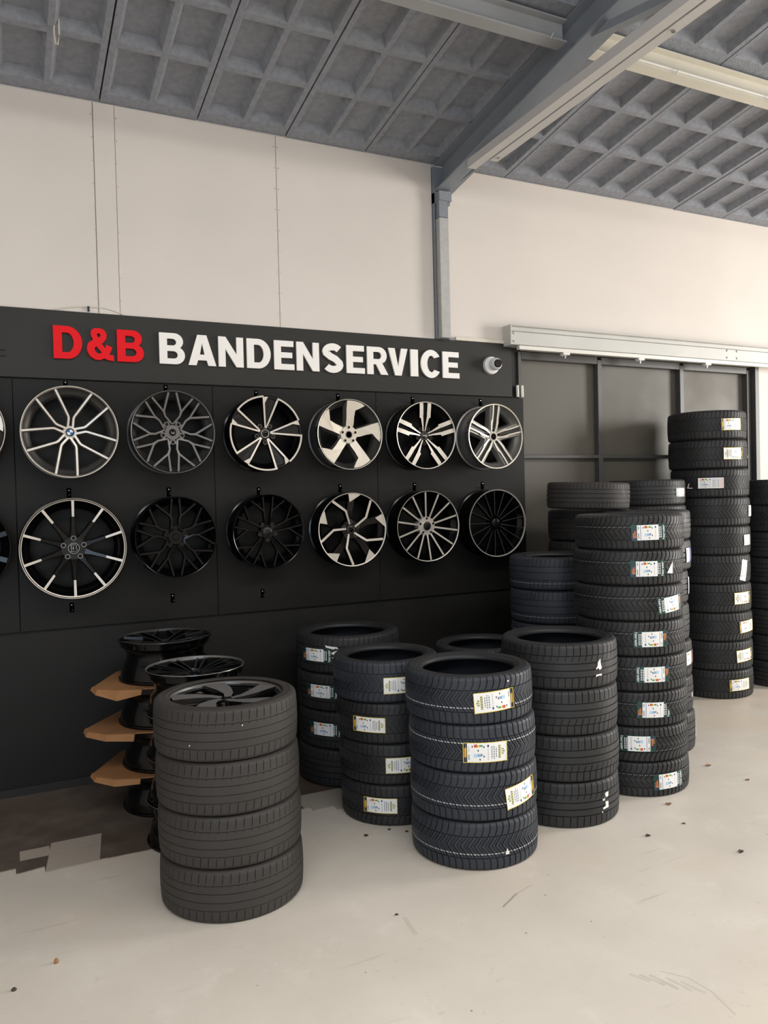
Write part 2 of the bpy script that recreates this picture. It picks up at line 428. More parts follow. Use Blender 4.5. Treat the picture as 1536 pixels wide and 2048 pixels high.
col = thing('steel_column', 'grey hammered-paint steel column against the white wall', 'column', (3.096, 0, 0))
b = MB().box(-0.040, 0.040, -0.085, -0.012, 2.985, 3.90); o = b.build('column_flange', M['column'], col); bevel(o, 0.004)
b = MB().box(0.052, 0.072, -0.03, -0.0, 2.985, 4.02); b.box(-0.056, -0.046, -0.03, 0.0, 2.985, 4.1); b.build('column_web', M['steel_grey'], col)
b = MB().box(-0.036, 0.038, -0.08, -0.012, 3.905, 4.03); b.build('column_cap', M['steel_grey'], col)
b = MB().box(-0.038, 0.07, -0.09, -0.012, 4.03, 4.10); b.box(-0.056, 0.09, -0.03, 0.0, 4.02, 4.30); b.build('bearing_plate', M['steel_grey'], col)

pr = thing('roof_purlin', 'pale steel purlin crossing under the roof panels', 'purlin', (0, -1.575, 4.405))
for x0, x1, mm in ((-5.9, 3.045, 'purlin_shaded'), (3.205, 11.2, 'cream_steel')):
    b = MB(); extrude_along(b, ibeam_pts(0.09, 0.135, 0.008, 0.01), (x0, 0, 0), (x1, 0, 0), (0, 1, 0), (0, 0, 1)); b.build('purlin_beam', M[mm], pr)
b = MB(); b.tube([(3.43, -0.038, 0.024), (11.1, -0.038, 0.024)], 0.011, 8); b.build('conduit', M['white_metal'], pr)
for x in (3.12 - .2, 3.9, 4.75, 5.6):
    b = MB(); b.tube([(x, -0.05, -0.01), (x + 0.012, -0.062, 0.02)], 0.003, 6); b.build('clip', M['zinc'], pr)
b = MB(); b.tube([(0.0, 0, 0), (0.0, 0, -0.06), (0.012, 0, -0.075), (0.012, 0, -0.16), (0.004, 0, -0.215), (-0.008, 0, -0.215), (-0.014, 0, -0.16), (-0.012, 0, -0.075), (0.0, 0, -0.06)], 0.0045, 8)
hl = b.build('ceiling_hook', M['cord']); hl.location = (0.345, -0.59, 4.535); tag(hl, 'off-white cord loop hanging from the ceiling at upper left', 'cord'); autosmooth(hl)
# ---------------------------------------------------------------- sign fascia and wheel board
sg = thing('sign_fascia', 'long matt black fascia behind the raised shop lettering', 'sign panel', (0.6, 0, 2.56))
b = MB(); b.box(-3.0, 3.14, -0.022, 0.0, 0.0, 0.424)
o = b.build('fascia_panel', M['fascia'], sg); bevel(o, 0.002, 1)
b = MB(); b.box(-0.9, -0.56, -0.034, -0.022, 0.125, 0.135); b.box(-0.9, -0.56, -0.034, -0.022, 0.16, 0.172); b.build('edge_strip', M['fascia'], sg)

wbd = thing('wheel_display_board', 'black wall board the alloy wheels hang on', 'display board', (0.6, -0.004, 1.0))
xs = [-3.59, -2.37, -1.15, 0.07, 1.29, 2.51, 3.845]
for x0, x1 in zip(xs[:-1], xs[1:]):
    xa = x1 - 0.6 - 0.0004
    b = MB().box(x0 - 0.6 + 0.0015, xa, -0.02, 0.0, 0.005, 1.552); o = b.build('board_panel', M['board'], wbd); bevel(o, 0.002, 1)
scr = MB()
for x in (0.69, 1.26, 1.33, 1.9, 2.51, 3.1, 3.7):
    for z in (2.46, 1.06):
        scr.lathe([(0, 0.004), (0.006, 0.003), (0.008, 0.0)], 10, axis='y', c=(x - 0.6, -0.02, z - 1.0))
o = scr.build('screw_heads', M['black_steel'], wbd); tag(o, kind='stuff')

bb = MB().box(-6.2, 3.84, -0.014, 0.0, 0.0, 0.05).build('baseboard_back', M['skirting']); tag(bb, kind='structure')
tr = MB().box(3.215, 3.70, -0.03, 0.0, 2.985, 3.012).build('trim_1', M['cream_steel']); tag(tr, kind='structure')

cbl = MB().tube([(0.326, -0.016, 2.99), (0.43, -0.016, 3.012), (0.53, -0.016, 3.021), (0.606, -0.017, 3.021), (0.66, -0.017, 3.012), (0.73, -0.016, 2.99)], 0.0028, 6).build('thin_cable', M['cream_steel'])
tag(cbl, 'thin pale cable looping along the wall above the fascia at left', 'cable'); autosmooth(cbl)
clp = MB().box(0.515, 0.527, -0.025, -0.0135, 2.992, 3.024).build('cable_clip', M['black_steel']); tag(clp, 'small black clip on the cable above the fascia', 'clip')
# ---------------------------------------------------------------- raised letters
def arc(cx, cy, rx, ry, a0, a1, n=14):
    return [(cx + rx * math.cos(math.radians(a0 + (a1 - a0) * i / n)), cy + ry * math.sin(math.radians(a0 + (a1 - a0) * i / n))) for i in range(n + 1)]
def stroke(pts, t):
    L, R = [], []
    for i, p in enumerate(pts):
        a = pts[max(i - 1, 0)]; b = pts[min(i + 1, len(pts) - 1)]
        dx, dy = b[0] - a[0], b[1] - a[1]; l = math.hypot(dx, dy) or 1
        nx, ny = -dy / l, dx / l
        L.append((p[0] + nx * t / 2, p[1] + ny * t / 2)); R.append((p[0] - nx * t / 2, p[1] - ny * t / 2))
    return L + R[::-1]
def glyph(ch, w):
    t = 0.25
    if ch == 'D':
        return [[(0, 0)] + arc(w - 0.44, 0.5, 0.44, 0.5, -90, 90) + [(0, 1)], [(t, 0.20)] + arc(w - 0.44, 0.5, 0.44 - t, 0.30, -90, 90) + [(t, 0.80)]]
    if ch == 'B':
        return [[(0, 0)] + arc(w - 0.30, 0.285, 0.30, 0.285, -90, 62, 12) + arc(w - 0.335, 0.735, 0.285, 0.265, -48, 90, 12) + [(0, 1)],
                [(t, 0.18)] + arc(w - 0.36, 0.30, 0.13, 0.12, -90, 90, 8) + [(t, 0.42)], [(t, 0.60)] + arc(w - 0.39, 0.71, 0.12, 0.11, -90, 90, 8) + [(t, 0.82)]]
    if ch == 'A':
        h = w / 2
        return [[(0, 0), (0.26, 0), (0.315, 0.17), (w - 0.315, 0.17), (w - 0.26, 0), (w, 0), (h + 0.15, 1), (h - 0.15, 1)], [(0.38, 0.36), (w - 0.38, 0.36), (h, 0.74)]]
    if ch == 'N':
        s = 0.235
        return [[(0, 0), (s, 0), (s, 0.60), (w - s - 0.01, 0), (w, 0), (w, 1), (w - s, 1), (w - s, 0.42), (s + 0.01, 1), (0, 1)]]
    if ch == 'E':
        return [[(0, 0), (w, 0), (w, 0.20), (t, 0.20), (t, 0.41), (w - 0.07, 0.41), (w - 0.07, 0.60), (t, 0.60), (t, 0.80), (w - 0.02, 0.80), (w - 0.02, 1), (0, 1)]]
    if ch == 'I': return [[(0, 0), (w, 0), (w, 1), (0, 1)]]
    if ch == 'V':
        h = w / 2
        return [[(h - 0.13, 0), (h + 0.13, 0), (w, 1), (w - 0.265, 1), (h, 0.31), (0.265, 1), (0, 1)]]
    if ch == 'R':
        return [[(0, 0), (t, 0), (t, 0.37), (0.36, 0.37), (w - 0.29, 0), (w, 0), (w - 0.24, 0.42)] + arc(w - 0.36, 0.69, 0.31, 0.31, -50, 90, 12) + [(0, 1)],
                [(t, 0.56)] + arc(w - 0.39, 0.69, 0.12, 0.13, -90, 90, 8) + [(t, 0.82)]]
    if ch == 'C':
        return [arc(w / 2 + 0.02, 0.5, w / 2 + 0.02, 0.53, 33, 327, 30) + arc(w / 2 + 0.03, 0.5, w / 2 - 0.24, 0.31, 315, 45, 24)]
    if ch == 'S':
        h = w / 2; r = h - 0.125
        p = arc(h, 0.715, r, 0.185, 30, 190, 12) + [(h - 0.10, 0.56), (h + 0.10, 0.47)] + arc(h, 0.285, r, 0.185, 10, -152, 12)
        return [stroke(p, 0.245)]
    if ch == '&':
        O = [(1455, 785), (1385, 780), (1330, 757), (1270, 782), (1210, 775), (1150, 735), (1118, 670), (1113, 620), (1130, 560), (1195, 510), (1175, 470), (1165, 430), (1175, 385), (1210, 358), (1260, 352), (1320, 362), (1355, 395), (1368, 440), (1360, 490), (1335, 530), (1302, 560), (1345, 620), (1355, 570), (1435, 600), (1420, 650), (1395, 705), (1450, 708)]
        H1 = [(1245, 430), (1270, 418), (1292, 440), (1285, 465), (1262, 480), (1245, 455)]
        H2 = [(1210, 620), (1235, 598), (1302, 680), (1265, 697), (1230, 682), (1212, 650)]
        f = lambda P: [((x - 1113) / 342 * w, (785 - y) / 433) for x, y in P]
        return [f(O), f(H1), f(H2)]
LET = [('D', 0.308, 0.476, 'r'), ('&', 0.502, 0.664, 'r'), ('B', 0.684, 0.849, 'r'), ('B', 0.947, 1.112, 'w'), ('A', 1.134, 1.32, 'w'), ('N', 1.337, 1.509, 'w'), ('D', 1.533, 1.703, 'w'), ('E', 1.728, 1.875, 'w'), ('N', 1.893, 2.063, 'w'), ('S', 2.089, 2.25, 'w'), ('E', 2.276, 2.421, 'w'), ('R', 2.441, 2.612, 'w'), ('V', 2.616, 2.778, 'w'), ('I', 2.803, 2.867, 'w'), ('C', 2.892, 3.061, 'w'), ('E', 3.083, 3.232, 'w')]
LLAB = ['raised red capital D at the left end of the sign', 'raised red ampersand between the red D and B', 'raised red capital B after the ampersand', 'raised white capital B, first of the white sign letters', 'raised white capital A, the only A on the sign', 'raised white capital N between the A and the D', 'raised white capital D between the two letters N and E', 'raised white capital E right after the white D', 'raised white capital N just before the S', 'raised white capital S in the middle of the sign', 'raised white capital E between the S and the R', 'raised white capital R before the V', 'raised white capital V after the R', 'raised white capital I, the single upright bar', 'raised white capital C before the last letter', 'raised white capital E at the right end of the sign']
LH = 0.203
dg_objs = []
for (ch, x0, x1, c), lab in zip(LET, LLAB):
    cu = bpy.data.curves.new('sign_letter', 'CURVE'); cu.dimensions = '2D'; cu.fill_mode = 'BOTH'; cu.extrude = 0.0075
    for poly in glyph(ch, (x1 - x0) / LH):
        sp = cu.splines.new('POLY'); sp.points.add(len(poly) - 1); sp.use_cyclic_u = True
        for i, (x, y) in enumerate(poly): sp.points[i].co = (x * LH, y * LH, 0, 1)
    tmp = bpy.data.objects.new('tmp', cu); COL.objects.link(tmp)
    dg_objs.append((tmp, c, x0, lab))
dg = bpy.context.evaluated_depsgraph_get()
for tmp, c, x0, lab in dg_objs:
    me = bpy.data.meshes.new_from_object(tmp.evaluated_get(dg))
    cu = tmp.data; bpy.data.objects.remove(tmp); bpy.data.curves.remove(cu)
    me.materials.clear(); me.materials.append(M['red_letter' if c == 'r' else 'white_letter'])
    o = link('sign_letter', me); o.location = (x0, -0.0335, 2.684); o.rotation_euler = (PI / 2, 0, 0)
    tag(o, lab, 'letter', 'raised letters of the shop sign')
    me.polygons.foreach_set('use_smooth', [False] * len(me.polygons))

# security camera on the fascia
cm = thing('security_camera', 'white round security camera with black lens at the sign\'s right end', 'security camera', (3.535, -0.0225, 2.803))
b = MB().lathe([(0, 0.03), (0.05, 0.03), (0.068, 0.022), (0.072, 0.0)], 32, axis='y'); autosmooth(b.build('base', M['white_plastic'], cm))
b = MB(); pr_ = [(0.05 * math.sin(t), 0.05 * math.cos(t)) for t in [i * PI / 14 for i in range(15)]]
b.lathe(pr_, 28, axis='y', c=(0.012, -0.055, 0.004)); autosmooth(b.build('ball_head', M['white_plastic'], cm))
b = MB().lathe([(0, 0.008), (0.026, 0.006), (0.032, 0.0), (0.032, -0.01)], 24, axis='y'); o = b.build('lens', M['lens'], cm); o.location = (0.004, -0.101, 0.003); o.rotation_euler = (0.1, 0, -0.22)
# ---------------------------------------------------------------- sliding door and its track
dr = bpy.data.objects.new('door_1', None); COL.objects.link(dr); dr.location = (3.84, 0.03, 0); tag(dr, kind='structure')
dx = [0.035, 0.838, 0.885, 1.812, 1.860, 2.700]
zs = [0.10, 1.02, 1.06, 2.065, 2.095, 2.882]
for i in (0, 2, 4):
    for j in (0, 2, 4):
        b = MB().box(dx[i] - .01, dx[i + 1] + .01, 0.058, 0.068, zs[j] - .01, zs[j + 1] + .01); b.build('door_panel', M['door_paint'], dr)
for a, c in ((0.0, 0.035), (dx[1], dx[2]), (dx[3], dx[4]), (dx[5], 2.745)):
    o = MB().box(a, c, 0.0, 0.06, 0.012, 2.92).build('stile', M['door_frame'], dr); bevel(o, 0.003, 1)
for z0, z1 in ((0.012, 0.10), (zs[1], zs[2]), (zs[3], zs[4]), (2.882, 2.945)):
    for i in (0, 2, 4):
        o = MB().box(dx[i] - .001, dx[i + 1] + .001, 0.002, 0.06, z0, z1).build('cross_rail', M['door_frame'], dr); bevel(o, 0.003, 1)
MB().box(2.762, 2.812, -0.045, 0.06, 0.0, 2.952).build('jamb', M['door_frame'], dr)
MB().box(-0.03, -0.004, -0.045, 0.05, 2.45, 2.93).build('jamb', M['door_frame'], dr)
hg = bpy.data.objects.new('hinge', None); COL.objects.link(hg); hg.parent = dr; hg.location = (-0.03, -0.058, 2.56); hg['label'] = 'white two-leaf hinge'
for x in (-0.022, 0.022):
    o = MB().lathe([(0, 0.0), (0.011, 0.0), (0.013, 0.004), (0.013, 0.092), (0.011, 0.096), (0, 0.096)], 14, c=(x, 0, 0)).build('hinge_leaf', M['white_metal'], hg); autosmooth(o)
o = MB().box(-0.016, 0.016, 0.004, 0.012, 0.02, 0.076).build('hinge_pin_plate', M['black_steel'], hg)

bm_ = thing('track_beam', 'long white steel channel carrying the sliding door track', 'beam', (3.672, -0.12, 2.962))
b = MB(); extrude_along(b, [(0, 0), (0, 0.160), (0.118, 0.160), (0.118, 0.152), (0.012, 0.140), (0.012, 0.128), (0.02, 0.10), (0.02, 0.004), (0.118, 0.0)], (0, 0, 0), (5.2, 0, 0), (0, 1, 0), (0, 0, 1))
b.v = [(x, y, z) for x, y, z in b.v]
b = MB()
# web slightly recessed below a rolled top lip
b.box(0, 5.2, 0.004, 0.016, 0.0, 0.112); b.box(0.0, 5.2, 0.03, 0.04, 0.10, 0.158); b.box(0, 5.2, 0.004, 0.04, 0.104, 0.112); b.box(0, 5.2, 0.0, 0.118, 0.153, 0.160); b.box(0, 5.2, 0.004, 0.118, 0.0, 0.008)
o = b.build('channel', M['beam_paint'], bm_); bevel(o, 0.003)
MB().box(-0.008, 0.0, -0.004, 0.118, 0.0, 0.16).build('end_plate', M['beam_paint'], bm_)
for x, z in ((0.03, 0.095), (0.03, 0.03), (2.56, 0.095), (2.56, 0.03), (2.43, 0.095), (2.43, 0.03)):
    o = MB().lathe([(0, 0.009), (0.009, 0.008), (0.011, 0.0)], 10, axis='y', c=(x, 0.004, z)).build('bolt_head', M['zinc'], bm_)
tk = thing('door_track', 'white tubular sliding door track below the steel channel', 'door track', (3.75, -0.10, 2.935))
MB().box(0, 5.1, -0.018, 0.018, -0.004, 0.026).build('track_profile', M['white_metal'], tk)
for x in (0.47, 1.29, 2.10):
    h = thing('track_hanger', {0.47: 'metal trolley hanger on the track above the left door pane', 1.29: 'metal trolley hanger on the track above the middle door pane', 2.10: 'metal trolley hanger on the track above the right door pane'}[x], 'hanger', (3.75 + x, -0.10, 2.93), group='trolley hangers of the sliding door')
    b = MB().box(-0.035, 0.035, -0.024, 0.024, -0.020, 0.0); b.box(-0.035, -0.028, -0.012, 0.012, -0.03, -0.02); o = b.build('bracket', M['white_metal'], h); bevel(o, 0.002, 1)
    MB().lathe([(0, -0.045), (0.008, -0.045), (0.008, -0.02), (0.013, -0.02), (0.013, -0.03), (0.006, -0.034)], 10).build('bolt', M['zinc'], h)

# ---------------------------------------------------------------- alloy wheels
def pol(r, a): return (r * math.cos(math.radians(a)), r * math.sin(math.radians(a)))
def rot2(p, a):
    c, s = math.cos(math.radians(a)), math.sin(math.radians(a)); return (p[0] * c - p[1] * s, p[0] * s + p[1] * c)
def zface(r):  # concave face, r normalised
    return -0.010 - 0.040 * max(0.0, 1 - r) ** 1.5
def ribbon(mb, st, R, ch=0.03, dep=0.03, top=0, side=1, zoff=0.0, zf=zface):
    """st: list of (x, y, wl, wr[, topmat]) normalised; chamfered bar following the concave face"""
    n = len(st); P = [Vector((s[0], s[1])) for s in st]; base = len(mb.v)
    for i, s in enumerate(st):
        d1 = (P[i] - P[i - 1]).normalized() if i > 0 else None
        d2 = (P[i + 1] - P[i]).normalized() if i < n - 1 else None
        d = ((d1 or d2) + (d2 or d1)).normalized()
        k = 1.0 / max(0.6, d.dot(d2 or d1))
        nx = Vector((-d.y, d.x)) * k
        wl, wr = s[2], s[3]
        for off, dz in ((wl + ch, -dep), (wl, 0.0), (-wr, 0.0), (-wr - ch, -dep)):
            q = P[i] + nx * off
            mb.v.append((q.x * R, q.y * R, zf(min(q.length, 1.0)) + zoff + dz))
    for i in range(n - 1):
        a = base + 4 * i; b = a + 4
        tm = st[i][4] if len(st[i]) > 4 else top
        mb.face((a, b, b + 1, a + 1), side); mb.face((a + 1, b + 1, b + 2, a + 2), tm); mb.face((a + 2, b + 2, b + 3, a + 3), side); mb.face((a + 3, b + 3, b, a), side)
    mb.face((base, base + 1, base + 2, base + 3), side); e = base + 4 * (n - 1)
    mb.face((e + 3, e + 2, e + 1, e), side)
def plate(mb, pts, R, dep=0.025, ch=0.0, top=0, side=1, zoff=0.0):
    n = len(pts); b = len(mb.v); cx = sum(p[0] for p in pts) / n; cy = sum(p[1] for p in pts) / n
    for x, y in pts: mb.v.append((x * R, y * R, zface(min(1, math.hypot(x, y))) + zoff))
    for x, y in pts:
        dx, dy = x - cx, y - cy; l = math.hypot(dx, dy) or 1
        X, Y = x + dx / l * ch, y + dy / l * ch; h = math.hypot(X, Y)
        if h > .99: X, Y = X * .99 / h, Y * .99 / h
        mb.v.append((X * R, Y * R, zface(min(1, h)) + zoff - dep))
    mb.face([b + i for i in range(n)], top)
    for i in range(n):
        j = (i + 1) % n; mb.face((b + i, b + n + i, b + n + j, b + j), side)
def axis_st(ang, L):   # stations given along an axis: (along, lateral, wl, wr[,m])
    out = []
    for s in L:
        p = rot2((s[0], s[1]), ang); out.append((p[0], p[1]) + tuple(s[2:]))
    return out
def barrel(R, W, m, parent, lipm=None, lw=0.05, rings=None, name='barrel'):
    s = R / 0.25
    pr = [(R - 0.001, -0.004), (R, -0.008), (R - 0.001, -0.014), (R - 0.011 * s, -0.018), (R - 0.014 * s, -0.045), (R - 0.030 * s, -0.055), (R - 0.042 * s, -0.075), (R - 0.045 * s, -0.115), (R - 0.026 * s, -0.14), (R - 0.016 * s, W * -0.80), (R - 0.012 * s, -W + 0.018), (R - 0.002, -W + 0.014), (R, -W + 0.006), (R - 0.003, -W), (R - 0.008, -W), (R - 0.019 * s, -W + 0.02), (R - 0.030 * s, -0.14), (R - 0.053 * s, -0.115), (R - 0.050 * s, -0.075), (R - 0.036 * s, -0.05), (R - 0.02 * s, -0.038), (R * (1 - lw) - 0.002, -0.012)]
    o = MB().lathe(pr, 80).build(name, m, parent, fix=True); autosmooth(o, 50)
    if lipm is not None:
        for a, b, mm in (rings or [(1 - lw, 0.994, lipm)]):
            pr2 = [(R * a, -0.013), (R * a + 0.0008, -0.0035), (R * b - 0.001, -0.0015), (R * b, -0.006)]
            o = MB().lathe(pr2, 96).build('rim_lip', mm, parent, fix=False); autosmooth(o, 50)
def hub(R, parent, m, hr=0.19, z=-0.052, mlug='gloss_black', lug=True, la=90, lr=0.155, lsize=0.030, lring=None, pads=0.0):
    b = MB().lathe([(0.0, z), (hr * R * 0.93, z), (hr * R, z - 0.006), (hr * R * 1.05, z - 0.05), (0, z - 0.05)], 40)
    if pads:
        for k in range(5):
            x, y = pol(lr * R, la + 72 * k); b.lathe([(0, z), (pads * R * .9, z), (pads * R, z - .004), (pads * R, z - .04), (0, z - .04)], 18, c=(x, y, 0))
    o = b.build('hub', m, parent); autosmooth(o)
    if lug:
        for k in range(5):
            x, y = pol(lr * R, la + 72 * k); r = lsize * R
            b = MB(); b.lathe([(r * 1.25, z - 0.002), (r * 1.2, z + 0.004), (r * 0.95, z + 0.004), (r * 0.9, z - 0.001)], 16, 0, c=(x, y, 0)); b.lathe([(r * 0.9, z - 0.001), (r * 0.9, z + 0.0006), (0, z + 0.0006)], 16, 1, c=(x, y, 0))
            b.build('lug_hole', [lring or m, M[mlug]], parent, fix=False)
def cap(R, parent, m, rr=0.088, z=-0.046, ring=None):
    o = MB().lathe([(0, z + 0.004), (rr * R * 0.8, z + 0.003), (rr * R * 0.97, z), (rr * R, z - 0.01)], 28).build('center_cap', m, parent, fix=False); autosmooth(o)
    if ring is not None:
        q = MB().lathe([(rr * R * 0.90, z + 0.001), (rr * R * 0.93, z + 0.0045), (rr * R * 1.03, z + 0.0045), (rr * R * 1.07, z - 0.012)], 28).build('cap_ring', ring, o, fix=False); autosmooth(q)
    return o

def wheel_root(name, lab, x, z, R, W=0.205, y=-0.026, group='alloy wheels on the display board'):
    return thing(name, lab, 'wheel', (x, y - W, z), (PI / 2, 0, 0), group)
WX = [0.376 + 0.6115 * k for k in range(6)]

def spokes(parent, fn, n=5, a0=90, mats=None):
    for k in range(n):
        mb = MB(); fn(mb, a0 + 360.0 / n * k)
        o = mb.build('spoke', mats, parent, fix=False)

# 1 top: ten slim machined spokes in five pairs, roundel cap
def wheel_pairs(root, R, W):
    mm = [M['machined'], M['silver_grey']]
    barrel(R, W, M['satin_grey'], root, M['machined'], 0.05, [(0.952, 0.966, M['machined']), (0.972, 0.996, M['machined'])])
    hub(R, root, M['machined'], 0.15, -0.05, lug=True, la=12, lr=0.20, lsize=0.036, lring=M['semi_black'])
    def f(mb, a):
        for s in (1, -1):
            st = [(0.10, 0.012 * s, .024, .024), (0.16, 0.055 * s, .022, .022), (0.275, 0.140 * s, .021, .021), (0.32, 0.156 * s, .02, .02), (0.62, 0.188 * s, .02, .02), (0.96, 0.222 * s, .022, .022)]
            ribbon(mb, axis_st(a, st), R, .022, .032)
    spokes(root, f, 5, 48, mm)
    o = cap(R, root, M['semi_black'], 0.098, -0.043, M['machined'])
    z = -0.0385; r = 0.064 * R
    for q, m in ((0, 'white_enamel'), (1, 'blue'), (2, 'white_enamel'), (3, 'blue')):
        b = MB(); b.prism([(0, 0)] + [pol(r, 90 * q + 90 * i / 6) for i in range(7)], z - 0.001, z + 0.0004); b.build('roundel_quarter', M[m], o)
# mesh Y pattern used in satin grey and gloss black
def wheel_mesh(root, R, W, m, mside, a0, la, lip, lip_w=.03):
    barrel(R, W, mside, root, lip, lip_w)
    hub(R, root, m, 0.19, -0.042, la=la, lr=0.235, lsize=0.040, lring=m, pads=.07)
    def f(mb, a):
        for s in (1, -1):
            def q(r, t): return pol(r, a + s * t)
            fk = q(.54, 22)
            ribbon(mb, [(*q(.20, 3), .02, .02), (*q(.30, 17), .021, .021), (*q(.42, 24), .021, .021), (*fk, .022, .022), (*q(.95, 5.5), .024, .024)], R, .018, .03)
            ribbon(mb, [(*q(.46, 24), .018, .018), (*q(.56, 23.5), .02, .02), (*q(.95, 30.5), .024, .024)], R, .018, .03)
            ribbon(mb, [(*q(.16, 30), .02, .02), (*q(.30, 19), .02, .02)], R, .018, .03, zoff=-.004)
    spokes(root, f, 5, a0, [m, mside])
    return cap(R, root, M['gloss_black'], 0.085, -0.037)
# blades with textured inserts
def wheel_blade(root, R, W):
    barrel(R, W, M['gloss_black'], root)
    hub(R, root, M['semi_black'], 0.2, -0.043, la=54, pads=.085, lr=0.235, lsize=0.042, lring=M['satin_grey'])
    for k in range(5):
        a = 93 - 72 * k
        mb = MB()
        ribbon(mb, [(*pol(.15, a - 8), .018, .018), (*pol(.30, a - 3), .022, .022), (*pol(.80, a), .024, .026), (*pol(.965, a), .026, .125)], R, .006, .03)
        ribbon(mb, [(*pol(.15, a - 14), .018, .018), (*pol(.30, a - 20.5), .022, .022), (*pol(.97, a - 24), .030, .024)], R, .006, .03)
        mb.build('spoke', [M['machined'], M['gloss_black']], root, fix=False)
        mb = MB(); mb.lathe([(R * .952, -.013), (R * .954, -.0025), (R * .996, -.0015), (R, -.008)], 16, a0=math.radians(a - 72 + 0.5), a1=math.radians(a - 24 + 1.5))
        o = mb.build('rim_lip', M['machined'], root, fix=False)
        mb = MB(); mb.lathe([(R * .93, -.02), (R * .94, -.012), (R * .985, -.012), (R, -.016)], 8, a0=math.radians(a - 24), a1=math.radians(a))
        mb.build('rim_segment', M['semi_black'], root, fix=False)
        mb = MB(); am = a - 12
        ribbon(mb, [(*pol(.28, am), .03, .03), (*pol(.93, am - .5), .165, .165)], R, .0, .02, zoff=-.016, top=0, side=0)
        for i in range(12):
            r = .36 + i * .048; hw = r * .185
            c = pol(r, am - 3); t = pol(1, am + 90 - 25)
            ribbon(mb, [(c[0] - t[0] * hw * .45, c[1] - t[1] * hw * .45, .006, .006), (c[0] + t[0] * hw * .5, c[1] + t[1] * hw * .5, .006, .006)], R, .004, .006, zoff=-.010, top=1, side=1)
        mb.build('blade_insert', [M['semi_black'], M['dark_silver']], root, fix=False)
    cap(R, root, M['gloss_black'], 0.105, -0.042, M['machined'])
# five wide solid spokes
def wheel_wide(root, R, W, a0=86, mtop='bright'):
    barrel(R, W, M['dark_silver'], root, M[mtop], 0.03)
    hub(R, root, M[mtop], 0.26, -0.0325, la=90, lr=0.205, lsize=0.040, mlug='gloss_black')
    def f(mb, a):
        P = [(-.09, .12), (.09, .12), (.13, .30), (.125, .50), (.14, .69), (.28, .76), (.42, .845), (.30, .91), (.15, .945), (.0, .955), (-.13, .945), (-.125, .70), (-.105, .45), (-.10, .28)]
        plate(mb, [rot2(p, a - 90) for p in P], R, .05, .045)
    spokes(root, f, 5, a0, [M[mtop], M['silver_grey']])
    o = MB().lathe([(0.115 * R, -.04), (0.11 * R, -.031), (0.09 * R, -.031), (0.085 * R, -.0325), (0, -.0325)], 28, [0, 0, 0, 1]).build('hub_bore', [M['silver_grey'], M['gloss_black']], root, fix=False)
# five double spokes with black slot
def wheel_double(root, R, W, kind):
    if kind == 'black':
        barrel(R, W, M['semi_black'], root, M['machined'], 0.035); mm = [M['machined'], M['gloss_black'], M['gloss_black']]
    else:
        barrel(R, W, M['silver_grey'], root, M['bright'], 0.045); mm = [M['bright'], M['silver_grey'], M['dark_silver']]
    hub(R, root, mm[1] if kind == 'black' else M['silver_grey'], 0.27, -0.042, la=54 if kind == 'black' else 90, lr=0.235 if kind == 'black' else 0.205, lsize=.040, lring=M['dark_silver'])
    def f(mb, a):
        for s in (1, -1):
            if kind == 'black':
                st = [(.12, .03 * s, .014, .014), (.30, .055 * s, .022, .022), (.50, .092 * s, .038, .038), (.56, .105 * s, .045, .045), (.565, .12 * s, .062, .062), (.80, .128 * s, .062, .062), (.955, .135 * s, .060, .060)]
                ribbon(mb, axis_st(a, st), R, .006, .03)
            else:
                o_ = .042; i_ = .022
                e = lambda w: (w, i_) if s > 0 else (i_, w)
                st = [(.10, .05 * s, *e(.02)), (.28, .082 * s, *e(.035)), (.44, .088 * s, *e(.052)), (.53, .082 * s, *e(.024)), (.75, .088 * s, *e(.022)), (.955, .098 * s, *e(.024))]
                ribbon(mb, axis_st(a, st), R, .006, .02)
                e2 = (.06, .0) if s > 0 else (.0, .06)
                ribbon(mb, axis_st(a, [(.16, .10 * s, *e2), (.5, .105 * s, *e2), (.955, .13 * s, *e2)]), R, .05, .045, zoff=-.012, top=1, side=1)
        ribbon(mb, axis_st(a, [(.2, 0, .03, .03), (.95, 0, .08, .08)]), R, .0, .015, zoff=-.014, top=2, side=2)
    spokes(root, f, 5, 90 if kind == 'black' else 87, mm)
    if kind == 'black':
        o = cap(R, root, M['semi_black'], 0.11, -.044, M['satin_grey'])
        MB().box(-.05 * R, .05 * R, -.006 * R, .010 * R, -.0405, -.0398).build('cap_lettering', M['white_enamel'], o)
    else:
        MB().lathe([(0.135 * R, -.05), (0.13 * R, -.036), (0.108 * R, -.036), (0.10 * R, -.0375), (0, -.0375)], 28, [0, 0, 0, 1]).build('hub_bore', [M['bright'], M['gloss_black']], root, fix=False)
